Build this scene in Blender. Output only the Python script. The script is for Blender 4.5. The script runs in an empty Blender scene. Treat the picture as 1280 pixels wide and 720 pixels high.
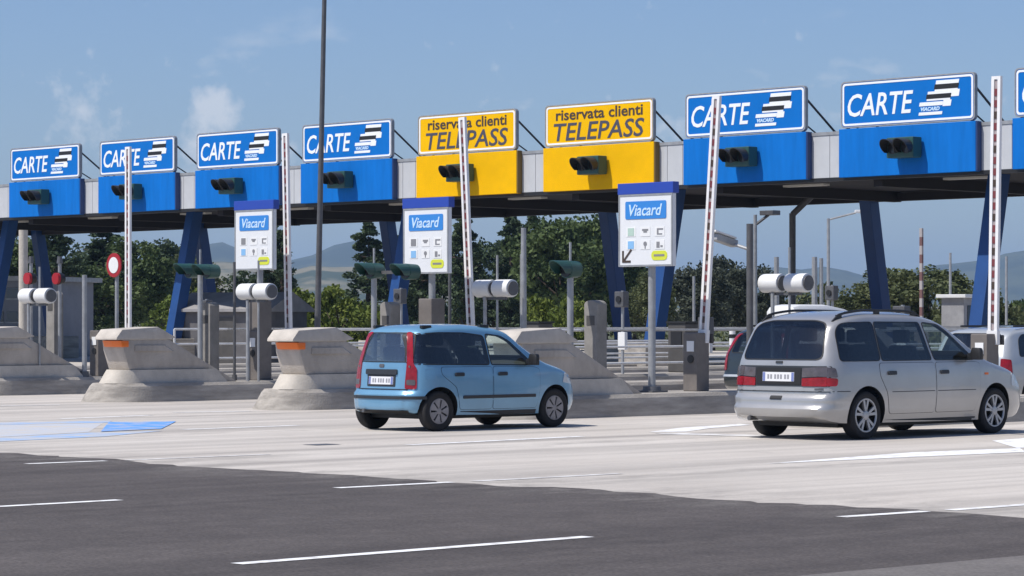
import bpy, bmesh, math, random
from mathutils import Vector, Matrix
from mathutils.bvhtree import BVHTree
from mathutils.geometry import tessellate_polygon
R = math.radians
random.seed(7)
sc = bpy.context.scene
COL = sc.collection

# ------------------------------------------------------------------ camera, sky, sun, exposure
CAM_YAW = 45.947
cam_d = bpy.data.cameras.new('camera')
cam_d.sensor_width = 36.0
cam_d.lens = 96.86
cam_d.shift_y = 0.0330
cam_d.clip_start = 0.5
cam_d.clip_end = 40000
cam = bpy.data.objects.new('camera', cam_d)
cam.location = (0, 0, 1.548)
cam.rotation_euler = (R(90), 0, R(CAM_YAW))
COL.objects.link(cam)
sc.camera = cam

HAZE = 1.5e-4                            # density of the air between here and the hills
SUN_EL, SUN_AZ = 57.0, 200.0            # azimuth clockwise from +Y, direction TOWARDS the sun
world = bpy.data.worlds.new('World')
sc.world = world
world.use_nodes = True
wn, wl = world.node_tree.nodes, world.node_tree.links
wn.clear()
w_out = wn.new('ShaderNodeOutputWorld')
w_bg = wn.new('ShaderNodeBackground')
w_bg.inputs['Strength'].default_value = 0.09
sky = wn.new('ShaderNodeTexSky')
sky.sky_type = 'NISHITA'
sky.sun_disc = False
sky.sun_elevation = R(SUN_EL)
sky.sun_rotation = R(SUN_AZ)
sky.air_density = 1.0
sky.dust_density = 0.7
sky.ozone_density = 2.5
# clouds: white puffs low in the sky, all round the horizon
tc = wn.new('ShaderNodeTexCoord')
mp = wn.new('ShaderNodeMapping')
mp.inputs['Scale'].default_value = (1, 1, 2.2)
mp.inputs['Location'].default_value = (0.37, 0.11, 0.0)
n1 = wn.new('ShaderNodeTexNoise')
n1.inputs['Scale'].default_value = 14
n1.inputs['Detail'].default_value = 7
n1.inputs['Roughness'].default_value = 0.55
r1 = wn.new('ShaderNodeValToRGB')
r1.color_ramp.elements[0].position = 0.60
r1.color_ramp.elements[1].position = 0.72
sep = wn.new('ShaderNodeSeparateXYZ')
r2 = wn.new('ShaderNodeValToRGB')       # clouds only in a low band of elevation
els = r2.color_ramp.elements
els[0].position = 0.03; els[0].color = (0, 0, 0, 1)
els[1].position = 0.12; els[1].color = (0, 0, 0, 1)
e = els.new(0.05); e.color = (.55, .55, .55, 1)
e = els.new(0.085); e.color = (.55, .55, .55, 1)
mu = wn.new('ShaderNodeMath'); mu.operation = 'MULTIPLY'
mx = wn.new('ShaderNodeMixRGB')
mx.inputs[2].default_value = (8.5, 8.4, 8.5, 1)
wl.new(tc.outputs['Generated'], mp.inputs['Vector'])
wl.new(mp.outputs[0], n1.inputs['Vector'])
wl.new(n1.outputs['Fac'], r1.inputs[0])
wl.new(tc.outputs['Generated'], sep.inputs[0])
wl.new(sep.outputs['Z'], r2.inputs[0])
acc = None
def puff(bearing, elev, rad, gain):
    global acc
    a = R(CAM_YAW) - R(bearing); d = (-math.sin(a) * math.cos(R(elev)), math.cos(a) * math.cos(R(elev)), math.sin(R(elev)))
    vd = wn.new('ShaderNodeVectorMath'); vd.operation = 'DISTANCE'; vd.inputs[1].default_value = d
    wl.new(tc.outputs['Generated'], vd.inputs[0])
    mr = wn.new('ShaderNodeMapRange'); mr.interpolation_type = 'SMOOTHSTEP'
    mr.inputs['From Min'].default_value = rad; mr.inputs['From Max'].default_value = 0; mr.inputs['To Min'].default_value = 0; mr.inputs['To Max'].default_value = gain
    wl.new(vd.outputs['Value'], mr.inputs['Value'])
    ad = wn.new('ShaderNodeMath'); ad.operation = 'ADD'
    wl.new(mr.outputs[0], ad.inputs[0]); wl.new(acc if acc else n2.outputs['Fac'], ad.inputs[1]); acc = ad.outputs[0]
n2 = wn.new('ShaderNodeTexNoise'); n2.inputs['Scale'].default_value = 95; n2.inputs['Detail'].default_value = 6; n2.inputs['Roughness'].default_value = .6
wl.new(tc.outputs['Generated'], n2.inputs['Vector'])
puff(-6.1, 4.45, .016, .42); puff(-6.4, 3.6, .022, .34); puff(-4.6, 3.6, .008, .32); puff(3.4, 4.0, .016, .20); puff(6.3, 4.0, .010, .22); puff(-8.8, 4.4, .03, .25)
puff(-13, 4.5, .05, .4); puff(14, 4.2, .04, .35); puff(22, 5.5, .06, .4); puff(-24, 5.0, .07, .4)
r3 = wn.new('ShaderNodeValToRGB'); r3.color_ramp.elements[0].position = .66; r3.color_ramp.elements[1].position = .95
r3.color_ramp.elements[1].color = (.55, .55, .55, 1)
wl.new(acc, r3.inputs[0])
mxx = wn.new('ShaderNodeMath'); mxx.operation = 'MAXIMUM'
wl.new(r3.outputs[0], mxx.inputs[1])
wl.new(r1.outputs[0], mu.inputs[0]); wl.new(r2.outputs[0], mu.inputs[1])
wl.new(mu.outputs[0], mxx.inputs[0]); wl.new(mxx.outputs[0], mx.inputs[0])
tint = wn.new('ShaderNodeMixRGB'); tint.blend_type = 'MULTIPLY'; tint.inputs[0].default_value = 1
tint.inputs[2].default_value = (.77, .85, 1.05, 1)
wl.new(sky.outputs[0], tint.inputs[1]); wl.new(tint.outputs[0], mx.inputs[1])
wl.new(mx.outputs[0], w_bg.inputs['Color'])
wl.new(w_bg.outputs[0], w_out.inputs['Surface'])

sun_d = bpy.data.lights.new('sun', 'SUN')
sun_d.energy = 4.2
sun_d.angle = R(0.5)
sun_d.color = (1.0, 0.955, 0.89)
sun = bpy.data.objects.new('sun', sun_d)
az, el = R(SUN_AZ), R(SUN_EL)
tosun = Vector((math.sin(az) * math.cos(el), math.cos(az) * math.cos(el), math.sin(el)))
sun.rotation_euler = tosun.to_track_quat('Z', 'Y').to_euler()
sun.location = (0, 0, 60)
COL.objects.link(sun)

sc.view_settings.view_transform = 'Standard'
sc.view_settings.look = 'None'
sc.view_settings.gamma = 1.0
sc.view_settings.exposure = 0.30
sc.render.engine = 'CYCLES'
sc.cycles.max_bounces = 8
sc.cycles.volume_bounces = 0

# ------------------------------------------------------------------ materials
MATS = {}
def mat(name, col, rough=0.6, metal=0.0, noise=0.0, scale=8.0, stretch=(1, 1, 1), bump=0.0, coat=0.0,
        spec=0.5, dark=None, mixpos=(0.35, 0.7), coord='Object', emit=None, bscale=None):
    if name in MATS: return MATS[name]
    m = bpy.data.materials.new(name); m.use_nodes = True
    nt = m.node_tree; N, L = nt.nodes, nt.links
    b = N['Principled BSDF']
    b.inputs['Base Color'].default_value = (*col, 1)
    b.inputs['Roughness'].default_value = rough
    b.inputs['Metallic'].default_value = metal
    b.inputs['Specular IOR Level'].default_value = spec
    b.inputs['Coat Weight'].default_value = coat
    b.inputs['Coat Roughness'].default_value = 0.04
    if noise or dark or bump:
        t = N.new('ShaderNodeTexCoord'); mpn = N.new('ShaderNodeMapping')
        mpn.inputs['Scale'].default_value = stretch
        L.new(t.outputs[coord], mpn.inputs['Vector'])
        nz = N.new('ShaderNodeTexNoise'); nz.inputs['Scale'].default_value = scale
        nz.inputs['Detail'].default_value = 6; nz.inputs['Roughness'].default_value = 0.6
        L.new(mpn.outputs[0], nz.inputs['Vector'])
        rp = N.new('ShaderNodeValToRGB')
        rp.color_ramp.elements[0].position, rp.color_ramp.elements[1].position = mixpos
        d = dark if dark else tuple(c * (1 - noise) for c in col)
        rp.color_ramp.elements[0].color = (*d, 1)
        rp.color_ramp.elements[1].color = (*(tuple(min(1, c * (1 + noise * .4)) for c in col)), 1)
        L.new(nz.outputs['Fac'], rp.inputs[0]); L.new(rp.outputs[0], b.inputs['Base Color'])
        if bump:
            nb = N.new('ShaderNodeTexNoise'); nb.inputs['Scale'].default_value = bscale or scale * 5
            nb.inputs['Detail'].default_value = 4
            L.new(t.outputs[coord], nb.inputs['Vector'])
            bp = N.new('ShaderNodeBump'); bp.inputs['Strength'].default_value = bump
            bp.inputs['Distance'].default_value = 0.02
            L.new(nb.outputs['Fac'], bp.inputs['Height']); L.new(bp.outputs[0], b.inputs['Normal'])
    if emit:
        b.inputs['Emission Color'].default_value = (*emit[0], 1); b.inputs['Emission Strength'].default_value = emit[1]
    MATS[name] = m
    return m

def road_mat(name, base, dark, light, streak, speck, rough=0.85, bump=0.3, seam=None):
    """surface worn by traffic: long tyre streaks along Y, broad blotches, fine aggregate"""
    m = bpy.data.materials.new(name); m.use_nodes = True
    N, L = m.node_tree.nodes, m.node_tree.links
    b = N['Principled BSDF']; b.inputs['Roughness'].default_value = rough
    b.inputs['Specular IOR Level'].default_value = 0.3
    t = N.new('ShaderNodeTexCoord')
    def noise(sc_, st, det=5, ro=.55):
        mp_ = N.new('ShaderNodeMapping'); mp_.inputs['Scale'].default_value = st
        L.new(t.outputs['Object'], mp_.inputs['Vector'])
        n = N.new('ShaderNodeTexNoise'); n.inputs['Scale'].default_value = sc_
        n.inputs['Detail'].default_value = det; n.inputs['Roughness'].default_value = ro
        L.new(mp_.outputs[0], n.inputs['Vector']); return n.outputs['Fac']
    def ramp(f, p0, p1, c0, c1):
        r = N.new('ShaderNodeValToRGB'); r.color_ramp.elements[0].position = p0; r.color_ramp.elements[1].position = p1
        r.color_ramp.elements[0].color = (*c0, 1); r.color_ramp.elements[1].color = (*c1, 1)
        L.new(f, r.inputs[0]); return r.outputs[0]
    def mix(f, a, c, mode='MIX'):
        x = N.new('ShaderNodeMixRGB'); x.blend_type = mode
        if isinstance(f, float): x.inputs[0].default_value = f
        else: L.new(f, x.inputs[0])
        for s_, i in ((a, 1), (c, 2)):
            if isinstance(s_, tuple): x.inputs[i].default_value = (*s_, 1)
            else: L.new(s_, x.inputs[i])
        return x.outputs[0]
    c = ramp(noise(.35, (1, .5, 1)), .35, .68, base, light)
    f = ramp(noise(1.0, (1.3, .045, 1), 4, .6), .47, .72, (0, 0, 0), (streak, streak, streak))
    c = mix(f, c, dark)
    f3 = ramp(noise(.42, (1.1, .07, 1), 3, .5), .50, .70, (0, 0, 0), (streak * .6,) * 3)
    c = mix(f3, c, dark)
    f2 = ramp(noise(.9, (1, 1, 1), 6, .7), .60, .78, (0, 0, 0), (streak * .6,) * 3)
    c = mix(f2, c, dark)
    sx_ = N.new('ShaderNodeSeparateXYZ'); L.new(t.outputs['Object'], sx_.inputs[0])
    def math_(op, a, b_=None, c_=None):
        q = N.new('ShaderNodeMath'); q.operation = op
        for i, v in enumerate((a, b_, c_)):
            if v is None: continue
            if isinstance(v, (int, float)): q.inputs[i].default_value = v
            else: L.new(v, q.inputs[i])
        return q.outputs[0]
    lane = math_('FRACT', math_('DIVIDE', math_('ADD', sx_.outputs['X'], 113.83), 5.75))          # 0..1 across each lane
    def band(c0, w):
        return math_('SUBTRACT', 1.0, math_('MINIMUM', math_('DIVIDE', math_('ABSOLUTE', math_('SUBTRACT', lane, c0)), w), 1.0))
    oil = math_('MULTIPLY', math_('MULTIPLY', band(.5, .11), ramp(noise(2.4, (1, .35, 1), 5, .7), .42, .66, (0, 0, 0), (1, 1, 1))), .55)
    c = mix(oil, c, tuple(v * .62 for v in dark))
    tyre = math_('MULTIPLY', math_('ADD', band(.33, .09), band(.67, .09)), math_('MULTIPLY', noise(.8, (1, .12, 1), 4, .6), .45))
    c = mix(tyre, c, tuple(v * .85 for v in dark))
    if seam:                                                       # grit carried over the joint by the wheels
        k = math_('MULTIPLY', math_('SMOOTH_MIN', math_('MAXIMUM', math_('DIVIDE', math_('SUBTRACT', sx_.outputs['Y'], seam[0]), seam[1] - seam[0]), 0.0), 1.0, .2), ramp(noise(1.6, (1, .45, 1), 6, .75), .46, .60, (0, 0, 0), (1, 1, 1)))
        c = mix(math_('MULTIPLY', k, .8), c, seam[2])
    f4 = ramp(noise(3.2, (1, .8, 1), 7, .75), .44, .74, (1 - speck * .5,) * 3, (1 + speck * .12,) * 3)
    c = mix(1.0, c, f4, 'MULTIPLY')
    g = ramp(noise(34, (1, 1, 1), 2), .3, .75, (1 - speck,) * 3, (1 + speck * .3,) * 3)
    c = mix(1.0, c, g, 'MULTIPLY')
    L.new(c, b.inputs['Base Color'])
    bp = N.new('ShaderNodeBump'); bp.inputs['Strength'].default_value = bump; bp.inputs['Distance'].default_value = .01
    L.new(noise(90, (1, 1, 1), 3), bp.inputs['Height']); L.new(bp.outputs[0], b.inputs['Normal'])
    MATS[name] = m
    return m

M_ASPH = road_mat('asphalt', (.118, .102, .095), (.070, .060, .057), (.142, .124, .116), .55, .42, seam=(16.6, 18.2, (.25, .23, .21)))
M_ASPH2 = road_mat('asphalt_worn', (.185, .168, .158), (.13, .12, .113), (.215, .198, .185), .4, .3)
M_CONC = road_mat('plaza_concrete', (.53, .485, .435), (.31, .285, .26), (.62, .575, .52), .85, .12, seam=(20.2, 18.0, (.30, .275, .25)))
M_GRND = mat('dry_grass', (.10, .11, .045), .95, noise=.5, scale=.25, mixpos=(.4, .65))
M_ISL = mat('island_concrete', (.45, .405, .355), .9, noise=.26, scale=2.6, stretch=(1, 1, .45), bump=.35, bscale=30)
M_KERB = mat('kerb_concrete', (.40, .365, .32), .9, noise=.40, scale=2.6, stretch=(1, .35, 2.5), bump=.4, bscale=30)
M_CAST = mat('precast_concrete', (.52, .475, .41), .88, noise=.18, scale=3.0, bump=.3, bscale=26)
M_CAP = mat('cap_concrete', (.50, .455, .40), .9, noise=.2, scale=3.0, bump=.3, bscale=26)
M_MARK = mat('road_paint_white', (.74, .74, .73), .75, dark=(.50, .48, .465), noise=.1, scale=6, mixpos=(.34, .5))
M_MARKW = mat('road_paint_worn', (.66, .65, .63), .8, dark=(.44, .42, .405), noise=.1, scale=3.5, mixpos=(.40, .6))
M_MARKB = mat('road_paint_blue', (.10, .29, .66), .8, dark=(.34, .39, .50), noise=.1, scale=2.6, mixpos=(.38, .54))
M_MARKBW = mat('road_paint_blue_worn', (.26, .39, .60), .8, dark=(.47, .46, .45), noise=.1, scale=1.6, mixpos=(.38, .62))
M_MARKBF = mat('road_paint_blue_faded', (.42, .46, .53), .8, dark=(.50, .47, .43), noise=.1, scale=1.4, mixpos=(.38, .62))
M_SBLUE = mat('sign_blue', (.004, .15, .51), .65, spec=.1, noise=.08, scale=1.5)
M_SBLUE2 = mat('panel_blue', (.004, .15, .52), .65, spec=.1, noise=.14, scale=1.6, stretch=(2.5, 1, .35))
M_SBLUE2_SHADE = mat('panel_blue_shaded', (.012, .04, .14), .5)  # darkened panel blue: shade painted on the right-hand box side
M_YEL = mat('sign_yellow', (.82, .46, .001), .65, spec=.08, noise=.06, scale=1.5)
M_YEL2 = mat('panel_yellow', (.80, .44, .001), .65, spec=.08, noise=.10, scale=1.2)
M_YEL2_SHADE = mat('panel_yellow_shaded', (.16, .10, .02), .5)  # darkened panel yellow, side shade put into the colour
M_WHITE = mat('sign_white', (.78, .78, .77), .5, noise=.05, scale=3)
M_LETW = mat('letter_white', (.80, .82, .83), .5)
M_LETD = mat('letter_dark', (.055, .035, .025), .6)
M_LETG = mat('letter_slate', (.055, .057, .085), .6)
M_BLACK = mat('black_plastic', (.012, .012, .013), .5)
M_GREY = mat('galvanised_steel', (.36, .37, .38), .5, metal=.35, noise=.2, scale=6)
M_GREYD = mat('dark_steel', (.12, .12, .125), .5, metal=.3, noise=.2, scale=6)
M_ALU = mat('cladding_grey', (.55, .56, .57), .5, metal=.15, noise=.1, scale=1.0)
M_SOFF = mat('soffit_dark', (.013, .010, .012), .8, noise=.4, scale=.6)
M_LEG = mat('leg_blue', (.004, .05, .19), .5, noise=.15, scale=1.5)
M_HOUS = mat('signal_green', (.02, .075, .065), .45, noise=.2, scale=5)
M_LENS = mat('signal_lens', (.02, .02, .022), .15)
M_REDL = mat('red_disc', (.34, .012, .02), .5)
M_RED = mat('barrier_red', (.17, .035, .04), .6)
M_ARMW = mat('barrier_white', (.80, .79, .78), .5, noise=.06, scale=5)
M_WEB = mat('arm_web', (.40, .34, .34), .6, noise=.2, scale=5)
M_ORANGE = mat('orange_lens', (.80, .16, .010), .3)
M_COLM = mat('machine_brown', (.17, .15, .135), .6, noise=.25, scale=3)
M_COLD = mat('machine_side', (.075, .070, .065), .6, noise=.25, scale=3)
M_BOLL = mat('pedestal_grey', (.25, .235, .215), .8, noise=.25, scale=4)
M_CAMH = mat('camera_housing', (.72, .72, .71), .4, noise=.06, scale=4)
M_INFO = mat('info_board_white', (.72, .73, .74), .5, noise=.04, scale=3)
M_CAPB = mat('cap_blue', (.02, .06, .36), .45)
M_LBLUE = mat('header_blue', (.035, .22, .60), .4)
M_PALE = mat('header_pale', (.52, .70, .88), .5)
M_YG = mat('yellow_green', (.62, .66, .05), .5)
M_ICON = mat('icon_grey', (.22, .22, .23), .6)
M_ICONB = mat('icon_blue', (.22, .45, .72), .6)
M_ICONG = mat('icon_green', (.42, .56, .48), .6)
M_TRUNK = mat('bark', (.09, .065, .045), .95, noise=.4, scale=6, bump=.5)

def leaf_mat(name, c0, c1):
    m = bpy.data.materials.new(name); m.use_nodes = True
    N, L = m.node_tree.nodes, m.node_tree.links
    b = N['Principled BSDF']; b.inputs['Roughness'].default_value = .65
    b.inputs['Specular IOR Level'].default_value = .25
    t = N.new('ShaderNodeTexCoord'); nz = N.new('ShaderNodeTexNoise'); nz.inputs['Scale'].default_value = 1.1
    nz.inputs['Detail'].default_value = 5
    L.new(t.outputs['Object'], nz.inputs['Vector'])
    rp = N.new('ShaderNodeValToRGB')
    rp.color_ramp.elements[0].position, rp.color_ramp.elements[1].position = .36, .66
    rp.color_ramp.elements[0].color, rp.color_ramp.elements[1].color = (*c0, 1), (*c1, 1)
    L.new(nz.outputs['Fac'], rp.inputs[0])
    L.new(rp.outputs[0], b.inputs['Base Color'])
    tr = N.new('ShaderNodeBsdfTranslucent'); L.new(rp.outputs[0], tr.inputs['Color'])
    ms = N.new('ShaderNodeMixShader'); ms.inputs[0].default_value = .22
    L.new(b.outputs[0], ms.inputs[1]); L.new(tr.outputs[0], ms.inputs[2])
    L.new(ms.outputs[0], N['Material Output'].inputs['Surface'])
    MATS[name] = m
    return m
L_DARK = leaf_mat('needles_dark', (.034, .056, .028), (.078, .112, .052))
L_MID = leaf_mat('leaves_mid', (.044, .072, .024), (.105, .145, .046))
L_OLIVE = leaf_mat('leaves_olive', (.066, .084, .034), (.135, .150, .060))
L_BRIGHT = leaf_mat('leaves_bright', (.080, .115, .018), (.165, .20, .035))
L_GREYG = leaf_mat('leaves_grey', (.040, .050, .036), (.085, .098, .066))

# ------------------------------------------------------------------ helpers
def setp(o, label=None, cat=None, group=None, kind=None):
    if label: o['label'] = label
    if cat: o['category'] = cat
    if group: o['group'] = group
    if kind: o['kind'] = kind
    return o
def thing(name, label, cat, loc=(0, 0, 0), rotz=0.0, group=None):
    o = bpy.data.objects.new(name, None); COL.objects.link(o)
    o.empty_display_size = .2
    o.location = loc; o.rotation_euler = (0, 0, rotz)
    return setp(o, label, cat, group)
def link(name, me, m, parent=None, loc=None):
    o = bpy.data.objects.new(name, me); COL.objects.link(o)
    if m and not me.materials: me.materials.append(m)
    if parent: o.parent = parent
    if loc: o.location = loc
    return o
def finish(name, bm, m, parent=None, smooth=None, bevel=0.0, loc=None):
    bmesh.ops.recalc_face_normals(bm, faces=bm.faces)
    if bevel:
        bmesh.ops.bevel(bm, geom=[e_ for e_ in bm.edges if len(e_.link_faces) == 2 and e_.calc_face_angle(0) > .5],
                        offset=bevel, segments=2, affect='EDGES', profile=.6)
    me = bpy.data.meshes.new(name); bm.to_mesh(me); bm.free()
    if smooth is not None:
        for p in me.polygons: p.use_smooth = True
        me.set_sharp_from_angle(angle=R(smooth))
    return link(name, me, m, parent, loc)
def NB(): return bmesh.new()
def box(bm, x0, x1, y0, y1, z0, z1, mtx=None):
    vs = [bm.verts.new(Vector(p) if mtx is None else mtx @ Vector(p)) for p in
          ((x0, y0, z0), (x1, y0, z0), (x1, y1, z0), (x0, y1, z0), (x0, y0, z1), (x1, y0, z1), (x1, y1, z1), (x0, y1, z1))]
    for f in ((0, 3, 2, 1), (4, 5, 6, 7), (0, 1, 5, 4), (1, 2, 6, 5), (2, 3, 7, 6), (3, 0, 4, 7)):
        bm.faces.new([vs[i] for i in f])
    return vs
def tube(bm, a, b, r0, r1=None, n=10, cap=True):
    a, b = Vector(a), Vector(b); r1 = r0 if r1 is None else r1
    d = (b - a).normalized(); q = d.to_track_quat('Z', 'Y')
    A, B = [], []
    for i in range(n):
        t = 2 * math.pi * i / n; v = q @ Vector((math.cos(t), math.sin(t), 0))
        A.append(bm.verts.new(a + v * r0)); B.append(bm.verts.new(b + v * r1))
    for i in range(n): bm.faces.new((A[i], A[(i + 1) % n], B[(i + 1) % n], B[i]))
    if cap: bm.faces.new(A[::-1]); bm.faces.new(B)
def prism(bm, pts, z0, z1):
    """plan outline (x,y) extruded in z"""
    A = [bm.verts.new((x, y, z0)) for x, y in pts]; B = [bm.verts.new((x, y, z1)) for x, y in pts]
    n = len(pts)
    for i in range(n): bm.faces.new((A[i], A[(i + 1) % n], B[(i + 1) % n], B[i]))
    bm.faces.new(A[::-1]); bm.faces.new(B)
def prism_xz(bm, pts, y0, y1):
    A = [bm.verts.new((x, y0, z)) for x, z in pts]; B = [bm.verts.new((x, y1, z)) for x, z in pts]
    n = len(pts)
    for i in range(n): bm.faces.new((A[i], A[(i + 1) % n], B[(i + 1) % n], B[i]))
    bm.faces.new(A[::-1]); bm.faces.new(B)
def loft(bm, rings, caps=True):
    V = [[bm.verts.new(p) for p in r] for r in rings]
    n = len(rings[0])
    for a, b in zip(V[:-1], V[1:]):
        for i in range(n): bm.faces.new((a[i], a[(i + 1) % n], b[(i + 1) % n], b[i]))
    if caps: bm.faces.new(V[0][::-1]); bm.faces.new(V[-1])
def rrect(x0, x1, z0, z1, r, n=4):
    pts = []
    for cx, cz, a0 in ((x1 - r, z0 + r, -90), (x1 - r, z1 - r, 0), (x0 + r, z1 - r, 90), (x0 + r, z0 + r, 180)):
        for i in range(n + 1):
            t = R(a0 + 90 * i / n); pts.append((cx + r * math.cos(t), cz + r * math.sin(t)))
    return pts
def text(name, s, size, m, parent, loc, shear=0.0, bold=0.0, width=None, depth=.004, label=None, ax='CENTER'):
    """lettering on a face that looks to -Y; loc is the centre of the word"""
    cu = bpy.data.curves.new(name, 'FONT'); cu.body = s; cu.size = size; cu.shear = shear
    cu.align_x = ax; cu.align_y = 'CENTER'; cu.extrude = depth; cu.offset = bold; cu.resolution_u = 3
    t = bpy.data.objects.new(name, cu); COL.objects.link(t)
    dg = bpy.context.evaluated_depsgraph_get(); dg.update()
    me = bpy.data.meshes.new_from_object(t.evaluated_get(dg))
    bpy.data.objects.remove(t); bpy.data.curves.remove(cu)
    xs = [v.co.x for v in me.vertices]; ys = [v.co.y for v in me.vertices]
    k = (width / (max(xs) - min(xs))) if width else 1.0
    cx, cy = (max(xs) + min(xs)) / 2, (max(ys) + min(ys)) / 2
    me.transform(Matrix(((k, 0, 0, -cx * k), (0, 0, -1, 0), (0, 1, 0, -cy), (0, 0, 0, 1))))
    me.materials.clear(); me.materials.append(m); me.name = name
    return link(name, me, m, parent, loc)
def kids(o): return [c for c in bpy.data.objects if c.parent == o]
def dup(root, loc, rotz=None, label=None, group=None):
    r = root.copy(); COL.objects.link(r); r.location = loc
    if rotz is not None: r.rotation_euler = (0, 0, rotz)
    if label: r['label'] = label
    if group: r['group'] = group
    for ch in kids(root):
        c = ch.copy(); COL.objects.link(c); c.parent = r
        for g in kids(ch):
            d = g.copy(); COL.objects.link(d); d.parent = c
    return r

# ------------------------------------------------------------------ ground, roads, markings
def sheet(name, pts, z, m, parent=None, kind='structure'):
    bm = NB(); bm.faces.new([bm.verts.new((x, y, z)) for x, y in pts])
    o = finish(name, bm, m, parent)
    if o.data.polygons[0].normal.z < 0: o.data.flip_normals()
    if not parent: o['kind'] = kind
    return o
sheet('ground', [(-7000, -7000), (7000, -7000), (7000, 7000), (-7000, 7000)], -0.02, M_GRND)
plaza = sheet('toll_plaza', [(-150, 14), (40, 14), (40, 112), (-150, 112)], 0.0, M_CONC)
# asphalt carriageway with a slightly ragged seam against the concrete
seam = []
x = -150.0
while x < 40:
    seam.append((x, 18.05 + .10 * math.sin(x * 1.7) + random.uniform(-.11, .11) + (.30 if -27.5 < x < -25.1 else 0)))
    x += random.uniform(.12, .5)
road = sheet('asphalt_road', [(-150, -60)] + [(40, -60)] + seam[::-1], 0.004, M_ASPH)
sheet('asphalt_lane', [(-10.85, -60), (-10.80, 12.9), (-10.6, 17.6), (40, 17.4), (40, -60)], 0.008, M_ASPH2)
def dash(v0, u0, v1, u1, w, m, parent, z, name='lane_dash'):
    d = Vector((v1 - v0, u1 - u0)).normalized(); nx, ny = -d.y * w / 2, d.x * w / 2
    return sheet(name, [(v0 + nx, u0 + ny), (v1 + nx, u1 + ny), (v1 - nx, u1 - ny), (v0 - nx, u0 - ny)], z, m, parent)
for v in (-13.83, -19.5, -25.15, -31.0, -37.0, -43.0):          # dashes on the asphalt
    for u0 in (-1.4, 4.75, 10.94, 17.0):
        if u0 > 16: dash(v, u0 - (.4 if v > -20 and v < -19 else 0), v + .06, 18.0, .13, M_MARK, road, .008)
        else: dash(v, u0, v, u0 + 3.2, .13, M_MARK, road, .008)
for v in (-13.75, -19.45, -25.1, -31.0, -37.0, -43.0):          # and their faded tails on the concrete
    dash(v, 18.3, v + .05, 20.3, .13, M_MARKW if v < -15 else M_MARK, plaza, .004)
for v, va, u0, u1, m in ((-25.75, -26.05, 23.1, 26.5, M_MARK), (-31.7, -31.75, 24.1, 26.3, M_MARK), (-37.75, -37.4, 28.5, 29.9, M_MARK),
                         (-36.5, -36.9, 25.3, 27.4, M_MARK), (-43.0, -42.7, 28.5, 29.6, M_MARK),
                         (-13.7, -13.7, 23.0, 26.0, M_MARK)):
    dash(v, u0, va, u1, .17, m, plaza, .004)
# white guide areas in front of the right-hand islands
sheet('painted_arrow', [(-26.4, 28.2), (-27.15, 29.67), (-27.58, 31.49), (-27.2, 31.3), (-26.75, 29.9), (-26.15, 28.7)], .004, M_MARK, plaza)
sheet('painted_arrow', [(-26.1, 28.0), (-25.85, 28.4), (-24.6, 28.6), (-24.4, 28.1), (-25.76, 27.83)], .004, M_MARKW, plaza)
sheet('painted_arrow', [(-19.64, 22.82), (-20.15, 26.1), (-19.9, 27.9), (-19.25, 27.1), (-19.45, 25.1)], .004, M_MARK, plaza)
sheet('painted_arrow', [(-21.41, 29.4), (-21.7, 31.2), (-19.6, 29.0), (-19.95, 27.9)], .004, M_MARK, plaza)
# blue lane paint in the lane between two islands
sheet('blue_lane_marking', [(-34.77, 25.01), (-34.27, 25.92), (-32.04, 23.97), (-31.82, 22.75)], .008, M_MARKB, plaza)
sheet('blue_lane_marking', [(-37.2, 20.2), (-34.75, 24.9), (-31.9, 22.6), (-30.9, 19.3), (-32.4, 18.9)], .002, M_MARKBF, plaza)
sheet('blue_lane_marking', [(-36.4, 21.5), (-35.3, 25.45), (-34.63, 24.91), (-35.5, 21.0)], .004, M_MARKBW, plaza)
sheet('blue_lane_marking', [(-30.9, 19.4), (-31.7, 22.5), (-31.5, 23.6), (-30.5, 21.9), (-30.0, 19.2)], .004, M_MARKBW, plaza)

sheet('drain_cover', [(-26.75, 22.2), (-26.45, 22.2), (-26.45, 22.6), (-26.75, 22.6)], .004, M_GREYD, plaza)

# ------------------------------------------------------------------ toll islands
ISL = [(-49.7, 31.7), (-43.8, 30.98), (-37.85, 30.45), (-31.75, 29.97), (-26.0, 30.9)]
def arc_nose(r, y0, y1, n=14):
    """plan of a strip of half-width r, round nose towards -Y at y0, square end at y1 (centre x=0)"""
    pts = [(r, y1)]
    for i in range(n + 1):
        t = math.pi * i / n
        pts.append((r * math.cos(t), y0 + r - r * math.sin(t)))
    pts.append((-r, y1))
    return pts
def nose_plan(hw, y0, ln, y1, n=14, cx=0.0):
    """plan of a strip of half-width hw with an elliptical nose of length ln towards -Y and a square end at y1"""
    return [(cx + hw, y1)] + [(cx + hw * math.cos(math.pi * i / n), y0 + ln - ln * math.sin(math.pi * i / n)) for i in range(n + 1)] + [(cx - hw, y1)]
def taper_prism(bm, pa, pb, z0, z1):
    loft(bm, [[(x, y, z0) for x, y in pa], [(x, y, z1) for x, y in pb]])
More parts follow.
